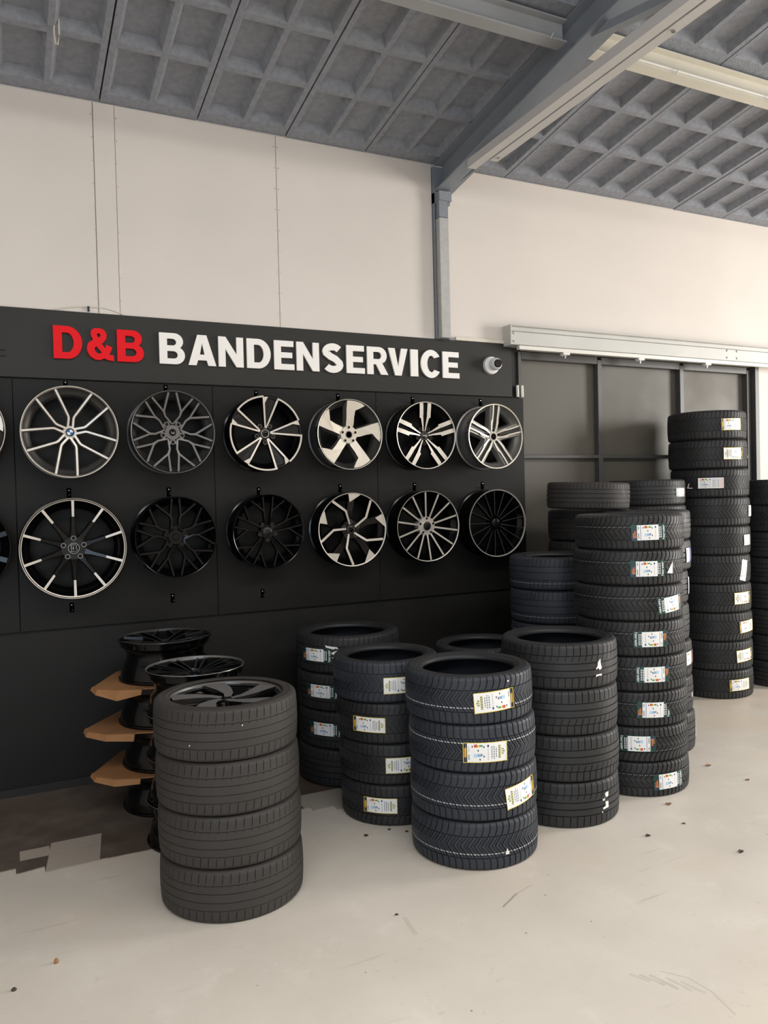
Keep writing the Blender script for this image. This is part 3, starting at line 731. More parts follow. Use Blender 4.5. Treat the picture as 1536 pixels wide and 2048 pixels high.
# ten black spokes with machined tips
def wheel_tips(root, R, W):
    barrel(R, W, M['gloss_black'], root, M['machined'], 0.05, [(0.945, 0.967, M['machined']), (0.967, 0.978, M['gloss_black']), (0.978, 0.996, M['machined'])])
    hub(R, root, M['semi_black'], 0.24, -0.036, la=90, lr=0.20, lsize=.040, lring=M['silver_grey'])
    def f(mb, a):
        ribbon(mb, axis_st(a, [(.12, 0, .06, .06, 1), (.22, 0, .055, .055, 1), (.36, 0, .032, .032, 1), (.63, 0, .027, .027, 1)]), R, .022, .035)
        ribbon(mb, axis_st(a, [(.63, 0, .022, .022), (.95, 0, .026, .026)]), R, .010, .030, zoff=.003)
    spokes(root, f, 10, 90, [M['machined'], M['gloss_black']])
    o = cap(R, root, M['gloss_black'], 0.105, -.034, M['silver_grey'])
    # outlined capital B on the cap
    k = 0.062 * R
    pts = [(-1.0, 1), (.35, 1), (.8, .75), (.8, .3), (.55, .05), (.95, -.25), (.95, -.75), (.45, -1), (-1.0, -1), (-.7, -.75), (-.7, .75), (-1.0, 1)]
    b = MB(); b.tube([(x * k, y * k, -.0292) for x, y in pts], .0018, 6); b.tube([(-.12 * k, .55 * k, -.0292), (-.12 * k, -.55 * k, -.0292)], .0026, 6)
    b.build('cap_letter', M['zinc'], o)
# thin black Y spokes
def wheel_thin_y(root, R, W, m='gloss_black', lip='gloss_black', a0=90):
    barrel(R, W, M['gloss_black'], root, M[lip], 0.03)
    hub(R, root, M[m], 0.2, -0.044, pads=.07, la=a0 - 36, lr=0.225, lsize=.038, lring=M['dark_silver'])
    def f(mb, a):
        for s in (1, -1):
            q = lambda r, t: pol(r, a + s * t)
            ribbon(mb, [(*q(.13, 22), .02, .02), (*q(.36, 13), .018, .018), (*q(.57, 11), .017, .017), (*q(.95, 8.5), .017, .017)], R, .016, .03)
            ribbon(mb, [(*q(.52, 11), .014, .014), (*q(.60, 13), .017, .017), (*q(.95, 29), .018, .018)], R, .016, .03)
    spokes(root, f, 5, a0, [M[m], M['gloss_black']])
    cap(R, root, M['semi_black'], 0.125, -.043)
# bent machined arms with triangles on the lip
def wheel_bent(root, R, W):
    barrel(R, W, M['gloss_black'], root, M['machined'], 0.035)
    hub(R, root, M['gloss_black'], 0.27, -0.043, la=90, lr=0.215, lsize=.038, lring=M['satin_grey'])
    for k in range(5):
        e = 126 - 72 * k
        mb = MB()
        ribbon(mb, [(*pol(.14, e - 26), .026, .026), (*pol(.53, e - 18), .030, .030), (*pol(.955, e), .034, .034)], R, .022, .035)
        mb.build('spoke', [M['machined'], M['gloss_black']], root, fix=False)
        t = 97 - 72 * k
        mb = MB()
        plate(mb, [pol(.74, t - 2)] + [pol(.972, t - 1 - 22 * q / 5) for q in range(5, -1, -1)], R, .025, 0, zoff=.003)
        mb.build('lip_triangle', [M['machined'], M['gloss_black']], root, fix=False)
        mb = MB()
        ribbon(mb, [(*pol(.16, e - 44), .06, .06), (*pol(.50, e - 36), .055, .055), (*pol(.93, t - 8), .10, .10)], R, .02, .03, zoff=-.012, top=0, side=0)
        ribbon(mb, [(*pol(.35, e - 20), .03, .03), (*pol(.60, e - 30), .04, .04), (*pol(.86, t - 4), .05, .05)], R, .02, .03, zoff=-.010, top=0, side=0)
        mb.build('inner_blade', [M['gloss_black']], root, fix=False)
    cap(R, root, M['gloss_black'], 0.10, -.043, M['satin_grey'])
# many straight spokes
def wheel_multi(root, R, W, n, a0, mtop, mside, lip, lw, hubm, hw, lugs=True, hr=.27):
    barrel(R, W, M['gloss_black'], root, M[lip], lw)
    hub(R, root, M[hubm], hr, -0.0345, la=90, lr=0.215, lsize=.036)
    def f(mb, a):
        ribbon(mb, axis_st(a, [(.14, 0, hw * .9, hw * .9), (.30, 0, hw, hw), (.955, 0, hw * 1.05, hw * 1.05)]), R, hw * .7, .035)
    spokes(root, f, n, a0, [M[mtop], M[mside]])
    o = cap(R, root, M['semi_black'], 0.135, -.031, M[hubm] if hubm != 'gloss_black' else None)
    return o
# paired spokes (flat stack)
def wheel_pair_multi(root, R, W, mtop='dark_silver', lip='silver_grey'):
    barrel(R, W, M['gloss_black'], root, M[lip], 0.028)
    hub(R, root, M['gloss_black'], 0.2, -0.05)
    def f(mb, a):
        for s in (1, -1):
            ribbon(mb, axis_st(a, [(.12, .03 * s, .016, .016), (.45, .06 * s, .017, .017), (.955, .085 * s, .019, .019)]), R, .014, .03)
    spokes(root, f, 10, 90, [M[mtop], M['gloss_black']])
    cap(R, root, M['gloss_black'], 0.1, -.043)
# five swirling blades (mounted in the worn tyres)
def wheel_swirl(root, R, W):
    barrel(R, W, M['gloss_black'], root, M['silver_grey'], 0.025)
    hub(R, root, M['semi_black'], 0.2, -0.03, la=30)
    zf = lambda r: -0.004 - 0.02 * max(0, 1 - r) ** 1.4
    def f(mb, a):
        ribbon(mb, [(*pol(.10, a - 30), .06, .06), (*pol(.30, a - 18), .085, .085), (*pol(.55, a - 6), .14, .13), (*pol(.78, a + 2), .18, .17), (*pol(.96, a + 6), .20, .20)], R, .035, .035, zf=zf)
        ribbon(mb, [(*pol(.2, a + 14), .03, .03), (*pol(.55, a + 24), .04, .04), (*pol(.95, a + 30), .05, .05)], R, .02, .03, zoff=-.02, top=1, zf=zf)
    for k in range(5):
        mb = MB(); f(mb, 12 + 72 * k); mb.build('spoke', [M['grey_face'], M['gloss_black']], root, fix=False)
    cap(R, root, M['gloss_black'], 0.09, -.024)

def wr_(i, top, R, lab, dz=0.0, W=0.205):
    x = WX[i] if i >= 0 else 0.376 - 0.6115
    z = (2.222 if top else 1.552) + dz
    return wheel_root('alloy_wheel', lab, x, z, R, W)
wheel_pairs(wr_(0, 1, .278, 'silver ten-spoke alloy wheel with blue and white roundel cap, upper row', -.008), .278, .205)
o = wheel_mesh_root = wr_(1, 1, .265, 'satin grey mesh alloy wheel with white cap emblem, upper row')
c = wheel_mesh(o, .265, .205, M['satin_grey'], M['dark_silver'], 90, 54, M['satin_grey'])
b = MB()
for s in (1, -1): b.prism([(0.002 * s, -0.006), (0.013 * s, 0.009), (0.007 * s, 0.003), (0.010 * s, -0.004), (0.004 * s, -0.010)], -.0335, -.0325)
b.build('cap_emblem', M['white_enamel'], c)
wheel_blade(wr_(2, 1, .252, 'black bladed alloy wheel with machined edges, upper row'), .252, .205)
wheel_wide(wr_(3, 1, .250, 'bright silver alloy wheel with five broad solid spokes, upper row'), .250, .205)
wheel_double(wr_(4, 1, .250, 'five double-spoke machined wheel with black slots, upper row'), .250, .205, 'black')
wheel_double(wr_(5, 1, .252, 'silver and grey five double-spoke wheel, upper right end by the door'), .252, .205, 'grey')
wheel_wide(wr_(-1, 1, .262, 'bright silver wheel cut off by the left edge, upper row'), .262, .205, 96)
wheel_tips(wr_(0, 0, .305, 'black ten-spoke wheel with machined tips and letter cap, lower row', -.040), .305, .205)
wheel_mesh(wr_(1, 0, .260, 'gloss black mesh alloy wheel, lower row below the grey mesh wheel'), .260, .205, M['gloss_black'], M['gloss_black'], 126, 90, M['gloss_black'])
wheel_thin_y(wr_(2, 0, .250, 'gloss black alloy wheel with thin forked spokes, lower row', .01), .250, .205, a0=90)
wheel_bent(wr_(3, 0, .262, 'black wheel with bent machined arms and lip triangles, lower row'), .262, .205)
wheel_multi(wr_(4, 0, .263, 'black wheel with fourteen straight machined spokes, lower row'), .263, .205, 14, 94, 'machined', 'gloss_black', 'machined', .03, 'machined', .024)
wheel_multi(wr_(5, 0, .263, 'all-black multi-spoke wheel with polished lip, lower right end'), .263, .205, 17, 95, 'dark_silver', 'gloss_black', 'machined', .04, 'gloss_black', .013, hr=.2)
wheel_multi(wr_(-1, 0, .270, 'gloss black wheel cut off by the left edge, lower row', -.012), .270, .205, 10, 90, 'gloss_black', 'gloss_black', 'gloss_black', .03, 'gloss_black', .05, hr=.2)

# hooks the wheels hang from, and the spare ones below
def hook(x, z, lab, grp):
    t = thing('wall_hook', lab, 'hook', (x, -0.02, z), group=grp)
    o = MB().box(-0.013, 0.013, -0.004, 0.0, -0.03, 0.03).build('back_plate', M['black_steel'], t)
    MB().tube([(0, -0.004, -0.012), (0, -0.030, -0.018), (0, -0.040, -0.012), (0, -0.043, 0.006)], 0.005, 8).build('prong', M['black_steel'], t)
    autosmooth(MB().lathe([(0, 0.007), (0.004, 0.006), (0.006, 0.0)], 10, axis='y', c=(0, -0.004, 0.016)).build('screw_head', M['zinc'], t))
RT = [.270, .265, .252, .250, .250, .252]; RB = [.265, .260, .250, .262, .263, .263]
wn = ['roundel-cap wheel', 'satin grey mesh wheel', 'bladed wheel', 'broad-spoke wheel', 'black-slot double-spoke wheel', 'grey double-spoke wheel']
wn2 = ['letter-cap wheel', 'gloss black mesh wheel', 'thin forked-spoke wheel', 'bent-arm wheel', 'machined straight-spoke wheel', 'polished-lip black wheel']
for i in range(6):
    hook(WX[i] - .005, 2.222 + RT[i] + .030, 'small black hook holding the ' + wn[i], 'hooks holding the wheels')
    hook(WX[i] - .005, 1.552 + RB[i] + .032, 'small black hook holding the ' + wn2[i], 'hooks holding the wheels')
hook(.366, 1.132, 'empty black hook under the letter-cap wheel', 'empty hooks below the wheels')
hook(.988, 1.142, 'empty black hook under the gloss black mesh wheel', 'empty hooks below the wheels')
hook(1.602, 1.126, 'empty black hook under the thin forked-spoke wheel', 'empty hooks below the wheels')

# loose rims stacked flat on the floor, cardboard between
def flat_wheel(fn, x, y, ztop, R, W, lab, grp, rz=0.0, **k):
    t = thing('loose_rim', lab, 'wheel', (x, y, ztop), (0, 0, rz), grp)
    fn(t, R, W, **k)
ords = ['top', 'second', 'third', 'bottom']
rw = 0.241; sh = 0.008; zt = 0.0
for k in range(4):
    z0 = k * (rw + sh); lv = 3 - k
    lab = ['top gloss black rim of the rear stack with cardboard', 'second black rim of the rear stack, between the upper two cardboards', 'third black rim of the rear stack, between the lower two cardboards', 'bottom black rim of the rear stack, standing on the floor'][lv]
    if k == 3: flat_wheel(wheel_thin_y, 0.838 + rnd.uniform(-.01, .01), -0.53, z0 + rw, 0.270, rw, lab, 'rear stack of loose rims', 0.5, m='dark_silver', lip='dark_silver')
    else: flat_wheel(wheel_thin_y, 0.835 + rnd.uniform(-.015, .015), -0.53, z0 + rw, 0.270, rw, lab, 'rear stack of loose rims', 0.8 * k, m='semi_black', lip='semi_black')
rw2 = 0.227
for k in range(4):
    lv = 3 - k
    lab = ['top black paired-spoke rim of the stack behind the front-left tyres', 'second rim of the stack behind the front-left tyres', 'third rim of the stack behind the front-left tyres', 'bottom rim of the stack behind the front-left tyres'][lv]
    flat_wheel(wheel_pair_multi, 0.885 + rnd.uniform(-.008, .008), -1.10, k * rw2 + rw2, 0.258, rw2, lab, 'front stack of loose rims', 0.3 * k)
cpl = [(-.42, -.02), (-.41, -.10), (-.32, -.20), (-.20, -.250), (-.06, -.288), (.10, -.282), (.28, -.21), (.36, .12), (.12, .33), (-.22, .30)]
for k, (sgn, rz, lab) in enumerate(((1, 0.03, 'brown cardboard sheet lowest in the rear rim stack'), (1, -0.06, 'brown cardboard sheet in the middle of the rear rim stack'), (1, 0.10, 'brown cardboard sheet highest in the rear rim stack'))):
    z0 = (k + 1) * rw + k * sh
    t = thing('cardboard_sheet', lab, 'cardboard', (0.838, -0.53, z0), (0, 0, rz), 'cardboards between the loose rims')
    ex = [1.0, 1.06, 0.98][k]
    P = [(x * (ex if x < -.2 else 1), y) for x, y in cpl]
    MB().prism(P, 0.001, sh - 0.001).build('sheet', M['cardboard'], t)
    b = MB(); dp = [[.012, .02, .03, .022, .02], [.015, .022, .03, .035, .03], [.012, .025, .05, .022, .045]][k]
    E_ = P[0:4]; n = len(b.v)
    for (x, y), d in zip(E_, dp):
        l = math.hypot(x, y); ux, uy = x / l, y / l
        b.v += [(x, y, sh - .001), (x + ux * .012, y + uy * .012, sh - .003), (x + ux * .022, y + uy * .022, -d), (x + ux * .016, y + uy * .016, -d)]
    for i in range(3):
        for j in range(4): b.face((n + 4 * i + j, n + 4 * (i + 1) + j, n + 4 * (i + 1) + (j + 1) % 4, n + 4 * i + (j + 1) % 4))
    b.face((0, 1, 2, 3)); b.face((n + 15, n + 14, n + 13, n + 12))
    b.build('folded_flap', M['cardboard'], t)
# ---------------------------------------------------------------- tyres
R0, RB0, W0 = 0.32, 0.231, 0.232
def tread_mesh(name, pitches, circ, shiftf, latf, lat2f, rubber, stripe=None, smat=None, gw=0.22, gw2=0.14, dlat=0.0075, dcirc=0.007):
    hw = 0.40 * W0; rho = 0.022
    rows = {}
    def add(s, d): rows[round(s, 4)] = max(d, rows.get(round(s, 4), 0))
    for s, wd in circ:
        add(s - wd / 2, 0); add(s - wd / 2 + .012, dcirc); add(s + wd / 2 - .012, dcirc); add(s + wd / 2, 0)
    def ingroove(s): return any(abs(s - c) < wd / 2 + .012 for c, wd in circ)
    k = 22
    for i in range(k + 1):
        s = -1 + 2 * i / k
        if not ingroove(s): add(s, 0)
    if stripe is not None:
        for d in (-.022, .022): add(stripe + d, 0)
    cr = sorted(rows.items())
    prof = []
    for al in (75, 55, 35, 15):
        a = math.radians(al); prof.append((R0 - .004 - rho * (1 - math.cos(a)), -hw - rho * math.sin(a), 0, -1 - al / 75 * .2))
    for s, d in cr: prof.append((R0 - .004 * s * s, hw * s, d, s))
    for al in (15, 35, 55, 75):
        a = math.radians(al); prof.append((R0 - .004 - rho * (1 - math.cos(a)), hw + rho * math.sin(a), 0, 1 + al / 75 * .2))
    e = .035
    cols = [(0, 0, 0), (e, 1, 0), (gw - e, 1, 0), (gw, 0, 0)]
    if lat2f: c2 = 0.5 + gw / 2; cols += [(c2, 0, 0), (c2 + e, 0, 1), (c2 + gw2 - e, 0, 1), (c2 + gw2, 0, 0)]
    nc = len(cols); tot = nc * pitches; nr = len(prof)
    v = []; f = []; mi = []
    for p in range(pitches):
        for u, l1, l2 in cols:
            for r, z, d, s in prof:
                dd = max(d, l1 * dlat * latf(s), (l2 * dlat * .8 * lat2f(s)) if l2 else 0)
                th = 2 * PI * (p + u + shiftf(s)) / pitches
                v.append(((r - dd) * math.cos(th), (r - dd) * math.sin(th), W0 / 2 + z))
    for c in range(tot):
        c2 = (c + 1) % tot
        a1 = cols[c % nc]; a2 = cols[c2 % nc]
        flat = not (a1[1] or a2[1] or a1[2] or a2[2])
        for i in range(nr - 1):
            f.append((c * nr + i, c2 * nr + i, c2 * nr + i + 1, c * nr + i + 1))
            mi.append(1 if (stripe is not None and flat and abs(prof[i][3] - stripe) < .03 and abs(prof[i + 1][3] - stripe) < .03) else 0)
    me = bpy.data.meshes.new(name); me.from_pydata(v, [], f)
    me.materials.append(rubber); me.materials.append(smat or M['stripe'])
    me.polygons.foreach_set('material_index', mi); me.update()
    return me
def zz(A):
    def g(s):
        t = min(1.0, abs(s - .08)); return A * (t * .85 - .32 * t * t * t)
    return g
def ramp01(x, a, b): return max(0.0, min(1.0, (x - a) / (b - a)))
one = lambda s: 1.0 if abs(s) < 1.16 else 0.0
T = {}
T['winter'] = tread_mesh('tread_chevron', 60, [(-.56, .05), (.56, .05)], zz(2.6), lambda s: one(s), lambda s: 1.0 if abs(s) < .5 else 0, M['rubber'], -.34, M['stripe'])
T['winter_plain'] = tread_mesh('tread_chevron_plain', 60, [(-.56, .05), (.56, .05)], zz(2.6), one, lambda s: 1.0 if abs(s) < .5 else 0, M['rubber'])
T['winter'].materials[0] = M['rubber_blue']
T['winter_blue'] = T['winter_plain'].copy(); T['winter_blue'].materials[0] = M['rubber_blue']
T['season'] = tread_mesh('tread_allseason', 66, [(-.52, .05), (.5, .05)], zz(3.0), lambda s: one(s) if abs(s) > .06 else 0, lambda s: .8 if .1 < abs(s) < .48 else 0, M['rubber'], .40, M['stripe_dim'], gw=.26)
shs = lambda a, b: (lambda s: 1.0 if a < abs(s) < b else 0.0)
T['worn'] = tread_mesh('tread_worn', 58, [(-.60, .035), (-.22, .04), (.20, .04), (.58, .035)], lambda s: .25 * s, lambda s: 1.0 if (.66 < abs(s) < 1.08 or .50 < s < .56) else 0, None, M['rubber_worn'], gw=.11, dlat=.005, dcirc=.004)
T['sport'] = tread_mesh('tread_sport', 54, [(-.62, .05), (-.20, .07), (.18, .07), (.55, .06)], lambda s: .9 * s if abs(s) < .62 else .55 * (1 if s > 0 else -1) + .1 * s, lambda s: 1.0 if .62 < abs(s) < 1.14 else (.7 if -.6 < s < -.28 else 0), None, M['rubber'], gw=.15)
T['rib'] = tread_mesh('tread_rib', 64, [(-.62, .05), (-.22, .085), (.20, .085), (.58, .085)], lambda s: .5 * s, shs(.64, 1.12), None, M['rubber'], gw=.12, dlat=.006)
T['rib_line'] = tread_mesh('tread_rib_line', 64, [(-.55, .06), (-.12, .07), (.45, .07)], lambda s: .4 * s, shs(.6, 1.12), None, M['rubber'], .70, M['stripe_dim'], gw=.12, dlat=.006)

T['rib_worn'] = T['rib'].copy(); T['rib_worn'].materials[0] = M['rubber_worn']
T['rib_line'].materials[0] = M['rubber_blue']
def sidewall_mesh(m, top, RB0=RB0):
    rs = R0 - .004 - .022 * (1 - math.cos(math.radians(75))); zs_ = .40 * W0 + .022 * math.sin(math.radians(75))
    pr = [(rs, zs_), (rs - .004, zs_ + .0015), (rs - .006, zs_ + .0028), (rs - .009, zs_ + .0028), (rs - .011, zs_ + .0018), (rs - .022, W0 / 2 - .001), (rs - .034, W0 / 2), (rs - .048, W0 / 2 - .002), (RB0 + .020, W0 / 2 - .006), (RB0 + .017, W0 / 2 - .004), (RB0 + .013, W0 / 2 - .006), (RB0 + .004, W0 / 2 - .013), (RB0, W0 / 2 - .020), (RB0 + .001, W0 / 2 - .030)]
    sg_ = 1 if top else -1
    pr = [(r, W0 / 2 + sg_ * z) for r, z in pr]
    me = MB().lathe(pr, 96).mesh('sidewall', [m], True)
    if not top:
        bm = bmesh.new(); bm.from_mesh(me); bmesh.ops.reverse_faces(bm, faces=bm.faces); bm.to_mesh(me); bm.free()
    return me
SW = {}
for key, m, rb in (('n', M['rubber_side'], RB0), ('w', M['rubber_worn'], .250)): SW[key] = (sidewall_mesh(m, True, rb), sidewall_mesh(m, False, rb))
ipr = [(RB0 + .001, W0 / 2 - .030), (RB0 + .016, W0 / 2 - .022), (R0 - .040, W0 / 2 - .010), (R0 - .024, W0 / 2 - .028), (R0 - .016, .05), (R0 - .014, 0)]
ipr = [(r, W0 / 2 + z) for r, z in ipr] + [(r, W0 / 2 - z) for r, z in ipr[::-1][1:]]
INNER = MB().lathe(ipr, 96).mesh('inner_liner', [M['rubber_inner']], True)
bm = bmesh.new(); bm.from_mesh(INNER); bmesh.ops.reverse_faces(bm, faces=bm.faces); bm.to_mesh(INNER); bm.free()

# ---- printed tyre labels
GW, GH = 78, 34
F35 = {'T': '777222222222222', 'O': '757555555', 'A': '', 'I': ''}
FONT = {'T': ('111', '010', '010', '010', '010'), 'o': ('000', '111', '101', '101', '111'), 'u': ('000', '101', '101', '101', '111'), 'r': ('000', '111', '100', '100', '100'), 'a': ('000', '011', '101', '101', '111'), 'd': ('001', '001', '111', '101', '111')}
C_ = {k: lin(v) for k, v in dict(w=(240, 240, 238), k=(24, 24, 26), y=(232, 206, 70), g=(28, 84, 74), gd=(18, 56, 52), r=(216, 52, 44), o=(182, 116, 66), yl=(240, 214, 80), gr=(70, 150, 96), b=(66, 140, 196), bl=(150, 200, 232), n=(40, 60, 130), t=(130, 136, 150), ol=(150, 148, 66), lg=(206, 208, 214), am=(196, 150, 40), rd=(112, 62, 58), pk=(232, 160, 150)).items()}
def canvas(c): return [[C_[c]] * GW for _ in range(GH)]
def rect(g, x0, x1, y0, y1, c):
    for y in range(max(0, y0), min(GH, y1)):
        for x in range(max(0, x0), min(GW, x1)): g[y][x] = C_[c]
def eu_part(g, x0):
    # energy part: coloured bars, dots, blue bars, flag, vertical lines of small type
    for i, c in enumerate(('r', 'o', 'yl', 'gr', 'gr')): rect(g, x0 + 8 + i * 3, x0 + 11 + i * 3, GH - 8 + (i > 2), GH - 3 - (i > 1), c)
    for i, c in enumerate(('bl', 'bl', 'b', 'b', 'n')): rect(g, x0 + 8 + i * 3, x0 + 10 + i * 3, 9 + i // 2, 15, c)
    for dx, dy in ((4, GH - 8), (14, 19), (24, GH - 9), (24, 9), (17, 4)): rect(g, x0 + dx, x0 + dx + 2, dy, dy + 3, 'k')
    rect(g, x0 + 31, x0 + 34, GH - 8, GH - 4, 'n')
    for y in range(4, GH - 10):
        if y % 3: rect(g, x0 + 32, x0 + 33, y, y + 1, 't')
def design(kind):
    if kind == 'yellow':
        g = canvas('y'); rect(g, 1, GW - 1, 1, GH - 1, 'w')
        rect(g, 1, 7, 1, GH - 1, 'k'); rect(g, 2, 6, 9, 25, 'am')
        for y in range(3, GH - 3, 3): rect(g, 4, 5, y, y + 2, 'y' if 9 < y < 25 else 't')
        rect(g, 9, 11, 5, 14, 't'); rect(g, 9, 11, 18, 28, 'lg')
        eu_part(g, 11)
        for x, a, b in ((49, 6, 27), (53, 5, 28), (57, 8, 25)):
            for y in range(a, b):
                if y % 4 != 3: rect(g, x, x + 2, y, y + 1, 't')
        rect(g, 62, 66, 6, 28, 'ol')
        for y in range(6, 28):
            if y % 4 == 1: rect(g, 63, 65, y, y + 1, 'w')
        rect(g, 68, 72, 12, 22, 'ol'); rect(g, 69, 71, 14, 20, 'w'); rect(g, 70, 74, 16, 18, 'ol')
    elif kind == 'green':
        g = canvas('g'); rect(g, 1, 11, 1, GH - 1, 'gd'); rect(g, 3, 11, 6, 17, 'o'); rect(g, 5, 11, 10, 22, 'rd'); rect(g, 1, 6, 2, 6, 'n'); rect(g, 6, 9, 8, 20, 'o')
        rect(g, 12, 60, 1, GH - 1, 'w'); rect(g, 14, 16, 4, 16, 't'); rect(g, 14, 16, 24, 30, 't'); rect(g, 19, 20, 2, GH - 2, 'n')
        eu_part(g, 20)
        rect(g, 60, GW - 1, 1, GH - 1, 'gd')
        for x in (61, 65):
            for y in range(4, GH - 4):
                if y % 5 != 4: rect(g, x, x + 2, y, y + 1, 'w' if y % 3 else 'lg')
        # maker's word set upright along the dark band, reading upwards
        y = 1
        for chx in 'Tourador':
            m = FONT[chx]
            for i in range(5):
                for j in range(3):
                    if m[i][j] == '1': rect(g, 75 - (4 - i) - 1 - 0, 76 - (4 - i) - 1, y + j, y + j + 1, 'w')
            y += 4
        for yy in range(GH // 2):   # word reads downwards
            pass
    elif kind == 'white':
        g = canvas('w'); eu_part(g, 4)
        for x in (44, 48, 52, 58, 62, 68, 72):
            for y in range(4, GH - 4):
                if y % 4 != 3: rect(g, x, x + 2, y, y + 1, 't' if x < 66 else 'pk')
    elif kind == 'red':
        g = canvas('w'); rect(g, 56, GW, 0, GH, 'rd'); eu_part(g, 6)
        for y in range(4, GH - 4):
            if y % 4 != 3: rect(g, 62, 66, y, y + 1, 'pk')
    elif kind == 'blue':
        g = canvas('w'); rect(g, 50, GW, 0, GH, 'n'); rect(g, 58, 62, 4, 30, 'lg'); rect(g, 66, 72, 8, 26, 'o'); eu_part(g, 6)
    return g
def sticker_mesh(kind, flip, wd, ht, tilt, torn=False):
    g = design(kind)
    if flip: g = [row[::-1] for row in g[::-1]]
    v = []; f = []; cl = []
    for j in range(GH + 1):
        for i in range(GW + 1):
            a = (i / GW - .5) * wd; zz_ = (j / GH - .5) * ht
            x, y = a * math.cos(tilt) - zz_ * math.sin(tilt), a * math.sin(tilt) + zz_ * math.cos(tilt)
            r = R0 + .0018 - .004 * (y / (.4 * W0)) ** 2 + (.004 * ramp01(abs(i / GW - .5), .44, .5) if torn or (kind != 'green') else 0)
            th = x / R0
            v.append((r * math.cos(th), r * math.sin(th), y))
    for j in range(GH):
        for i in range(GW):
            if torn and (i - (GW - 16)) > (GH - j) * .55 and i > GW - 14: continue
            n0 = j * (GW + 1) + i
            f.append((n0, n0 + 1, n0 + GW + 2, n0 + GW + 1)); cl.append(g[j][i])
    me = bpy.data.meshes.new('tyre_label'); me.from_pydata(v, [], f); me.materials.append(M['print'])
    ca = me.color_attributes.new('print', 'FLOAT_COLOR', 'CORNER')
    data = []
    for c in cl: data += [c[0], c[1], c[2], 1.0] * 4
    ca.data.foreach_set('color', data); me.update()
    return me
_sc = {}
def sticker(parent, kind, flip, ang, z, rz, wd=.205, ht=.088, tilt=0.0, torn=False):
    key = (kind, flip, wd, ht, tilt, torn)
    if key not in _sc: _sc[key] = sticker_mesh(*key)
    o = link('paper_label', _sc[key], parent); o.location = (0, 0, z); o.rotation_euler = (0, 0, math.radians(ang) - rz)
    return o
def remnant(parent, ang, z, rz, polys, name='label_remnant'):
    b = MB()
    for P in polys:
        n = len(b.v)
        for lift in (.0008, .0022):
            for x, y in P:
                r = R0 + lift; th = x / R0; b.v.append((r * math.cos(th), r * math.sin(th), y))
        k = len(P)
        b.face([n + i for i in reversed(range(k))]); b.face([n + k + i for i in range(k)])
        for i in range(k): b.face((n + i, n + (i + 1) % k, n + k + (i + 1) % k, n + k + i))
    o = b.build(name, M['paper'], parent); o.location = (0, 0, z); o.rotation_euler = (0, 0, math.radians(ang) - rz)

def tyre(name, lab, grp, x, y, z, R, W, kind, flip=False, sw='n', tilt=(0, 0)):
    rz = rnd.uniform(0, 6.28)
    t = thing(name, lab, 'tyre', (x, y, z), (tilt[0], tilt[1], rz), grp)
    t.scale = (R / R0, R / R0, W * .985 / W0)
    o = link('tread', T[kind], t)
    if flip: o.location = (0, 0, W0); o.rotation_euler = (PI, 0, 0)
    link('sidewall', SW[sw][0], t); link('sidewall', SW[sw][1], t); link('inner_liner', INNER, t)
    return t, rz
def stack(x, y, R, Ws, kinds, labs, grp, jit=.008, flips=None, sw='n', offs=None, name='tyre'):
    """labs and kinds run from the top tyre down"""
    n = len(Ws); z = 0.0; out = [None] * n
    for i in reversed(range(n)):
        k = kinds if isinstance(kinds, str) else kinds[i]
        dx, dy = offs[i] if offs else (rnd.uniform(-jit, jit), rnd.uniform(-jit, jit))
        out[i] = tyre(name, labs[i], grp, x + dx, y + dy, z, R, Ws[i], k, flips[i] if flips else bool(rnd.getrandbits(1)), sw)
        z += Ws[i]
    return out
H2 = W0 / 2
# front-left: worn tyres still on their wheels
labs = ['worn tyre on its grey-bladed wheel, topmost of the front-left stack', 'worn brownish tyre, second from the top of the front-left stack', 'worn brownish tyre, third from the top of the front-left stack', 'worn tyre on the floor, bottom of the front-left stack']
S1 = stack(.893, -1.76, .322, [.2275] * 4, 'worn', labs, 'front-left stack of worn tyres on wheels', .006, [False] * 4, 'w', name='mounted_wheel', offs=[(-.006, .002), (-.003, 0), (0.002, .002), (.004, 0)])
for i, (t, rz) in enumerate(S1):
    rim = bpy.data.objects.new('alloy_wheel', None); COL.objects.link(rim); rim.parent = t
    rim.location = (0, 0, W0 - .010); rim.rotation_euler = (0, 0, -rz)
    R = .252
    if i == 0: wheel_swirl(rim, R, .20)
    else:
        bo = barrel(R, .20, M['gloss_black'], rim, M['silver_grey'], .025)
    tb = MB(); tb.tube([(R * .86 * math.cos(-2.2), R * .86 * math.sin(-2.2), -.03), (R * .82 * math.cos(-2.2), R * .82 * math.sin(-2.2), -.004)], .004, 6); tb.build('valve', M['black_steel'], rim)
for ang, z in ((-93, .155), (-133, .075)):
    remnant(S1[0][0], ang, z, S1[0][1], [[(0, 0), (.004, .001), (.005, .006), (.001, .006)]], 'wheel_weight')
# rear dark stack by the wall
labs = ['tyre with green label and torn white paper, top of rear stack by black wall', 'green-labelled tyre, second from top of rear stack by the black wall', 'green-labelled tyre, third from top of rear stack by the black wall', 'unlabelled tyre at the bottom of rear stack by the black wall']
S2 = stack(1.995, -.60, .335, [.233] * 4, 'rib', labs, 'rear stack of green-labelled tyres', .008)
for i, a in ((0, -150), (1, -144), (2, -142)): sticker(S2[i][0], 'green', False, a, H2 + (.01 if i else .0), S2[i][1], .22, .082)
remnant(S2[0][0], -128.5, H2 + .03, S2[0][1], [[(-.05, .035), (-.045, .022), (.0, .012), (.012, .014), (.008, .02), (.03, .012), (.025, .025), (-.02, .03)], [(-.015, -.012), (.0, -.022), (.02, -.03), (.035, -.022), (.04, -.005), (.03, .004), (.01, 0)], [(-.01, -.042), (.02, -.05), (.03, -.042), (.0, -.036)]])
